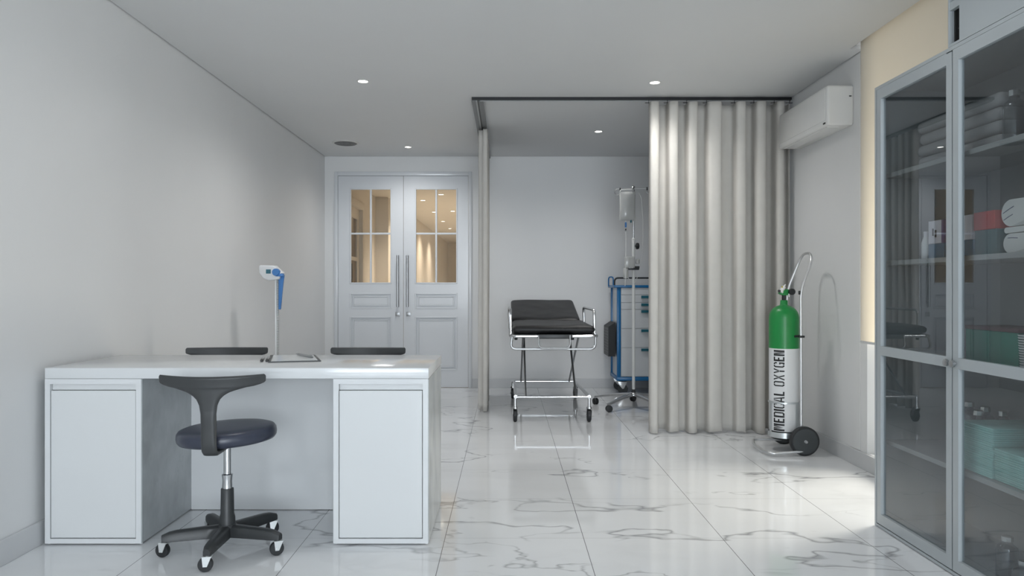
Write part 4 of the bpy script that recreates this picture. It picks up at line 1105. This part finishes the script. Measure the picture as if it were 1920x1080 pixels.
# towels
def towel(label, z0, h, y1, th, lines):
    t = thing('folded_towel', label, 'towel', (1.87, 2.46, z0), 0, 'white towels on the second shelf')
    n = 20; poly = []
    for k in range(n + 1):
        a = -PI / 2 + PI * k / n; poly.append((y1 - h * .55 + h * .55 * math.cos(a), z0 + h / 2 + h / 2 * math.sin(a)))
    poly += [(2.26, z0 + h), (2.26, z0)]
    obj('body', PR(poly, 1.785, 1.895, 'x', r=min(.012, h * .3), seg=3), M['towel'], t, smooth=60)
    for (ya_, za_, yb_, zb_) in lines:
        obj('stripe', TB([(1.7845, ya_, z0 + za_), (1.7845, (ya_ + yb_) / 2, z0 + (za_ + zb_) / 2 + .001), (1.7845, yb_, z0 + zb_)], .0012, seg=6), M['towelline'], t)['label'] = 'dark blue stripe'
towel('thick white rolled towel, lowest of the three on the second shelf', z + .001, .070, 2.655, 0, ((2.63, .055, 2.58, .052),))
towel('thin white folded towel between the two thick ones on the second shelf', z + .073, .021, 2.65, 0, ())
towel('thick white rolled towel, topmost of the three on the second shelf', z + .096, .096, 2.665, 0, ((2.655, .05, 2.60, .070), (2.652, .025, 2.605, .042), ))
# middle shelf
z = SH[2]
for (y0, y1, lb) in ((2.735, 2.872, 'teal box with dark lid on the middle shelf, right behind the door frame'), (2.575, 2.730, 'teal box with dark lid on the middle shelf, next to the white trays')):
    t = thing('storage_box', lb, 'box', (1.86, (y0 + y1) / 2, z), 0, 'teal boxes on the middle shelf')
    obj('body', BX(1.785, 1.95, y0, y1, z, z + .125, r=.002), M['tealbox'], t)
    obj('lid', BX(1.782, 1.953, y0 - .001, y1 + .001, z + .1255, z + .140, r=.002), M['lidred'], t)
t0 = None
for k in range(14):
    zz = z + .0005 + k * .0088; s_ = .0022 * k
    bm = bmesh.new(); prism(bm, [(2.30, zz + .001), (2.55 + s_ * .4, zz + .001), (2.556 + s_ * .4, zz + .0052), (2.556 + s_ * .4, zz + .0060), (2.30, zz + .0060)], 1.775, 1.95, 'x')
    o_ = obj('tray', bm, M['white']); tag(o_, 'thin white tray in the tall stack on the middle cabinet shelf, ' + (['bottom one', '13th from the top', '12th from the top', '11th from the top', '10th from the top', 'ninth from the top', 'eighth from the top', 'seventh from the top', 'sixth from the top', 'fifth from the top', 'fourth from the top', 'third from the top', 'second from the top', 'topmost'][k]), 'tray', 'stack of thin white trays')
# aqua drapes on the lower shelf
z = SH[3]; rnd = random.Random(4)
def drape_stack(y0, y1, x0, x1, n, h, where, group):
    zz = z + .0008
    words = ['bottom', '2nd from the bottom', '3rd from the bottom', '4th from the bottom', '5th from the bottom', '6th from the bottom', '7th from the bottom', '8th from the bottom', '9th from the bottom', '10th from the bottom', '11th from the bottom', '12th from the bottom']
    for k in range(n):
        j = rnd.uniform(-.005, .005); j2 = rnd.uniform(-.004, .004); hh = h * rnd.uniform(.92, 1.08)
        bm = bmesh.new()
        box(bm, x0 + j, x1, y0 + j2, y1 + j, zz, zz + hh * .49, r=hh * .2, seg=2); box(bm, x0 + j + .001, x1, y0 + j2 + .001, y1 + j, zz + hh * .5, zz + hh * .985, r=hh * .2, seg=2)
        lb = words[k] if k < n - 1 else 'topmost'
        tag(obj('folded_drape', bm, M['aqua']), 'folded aqua drape in the %s stack, %s' % (where, lb), 'drape', group)
        zz += hh
drape_stack(2.655, 2.845, 1.745, 2.00, 12, .0150, 'taller left', 'aqua drapes, taller stack on the lower shelf')
drape_stack(2.33, 2.645, 1.745, 2.00, 8, .0148, 'lower right', 'aqua drapes, lower stack on the lower shelf')
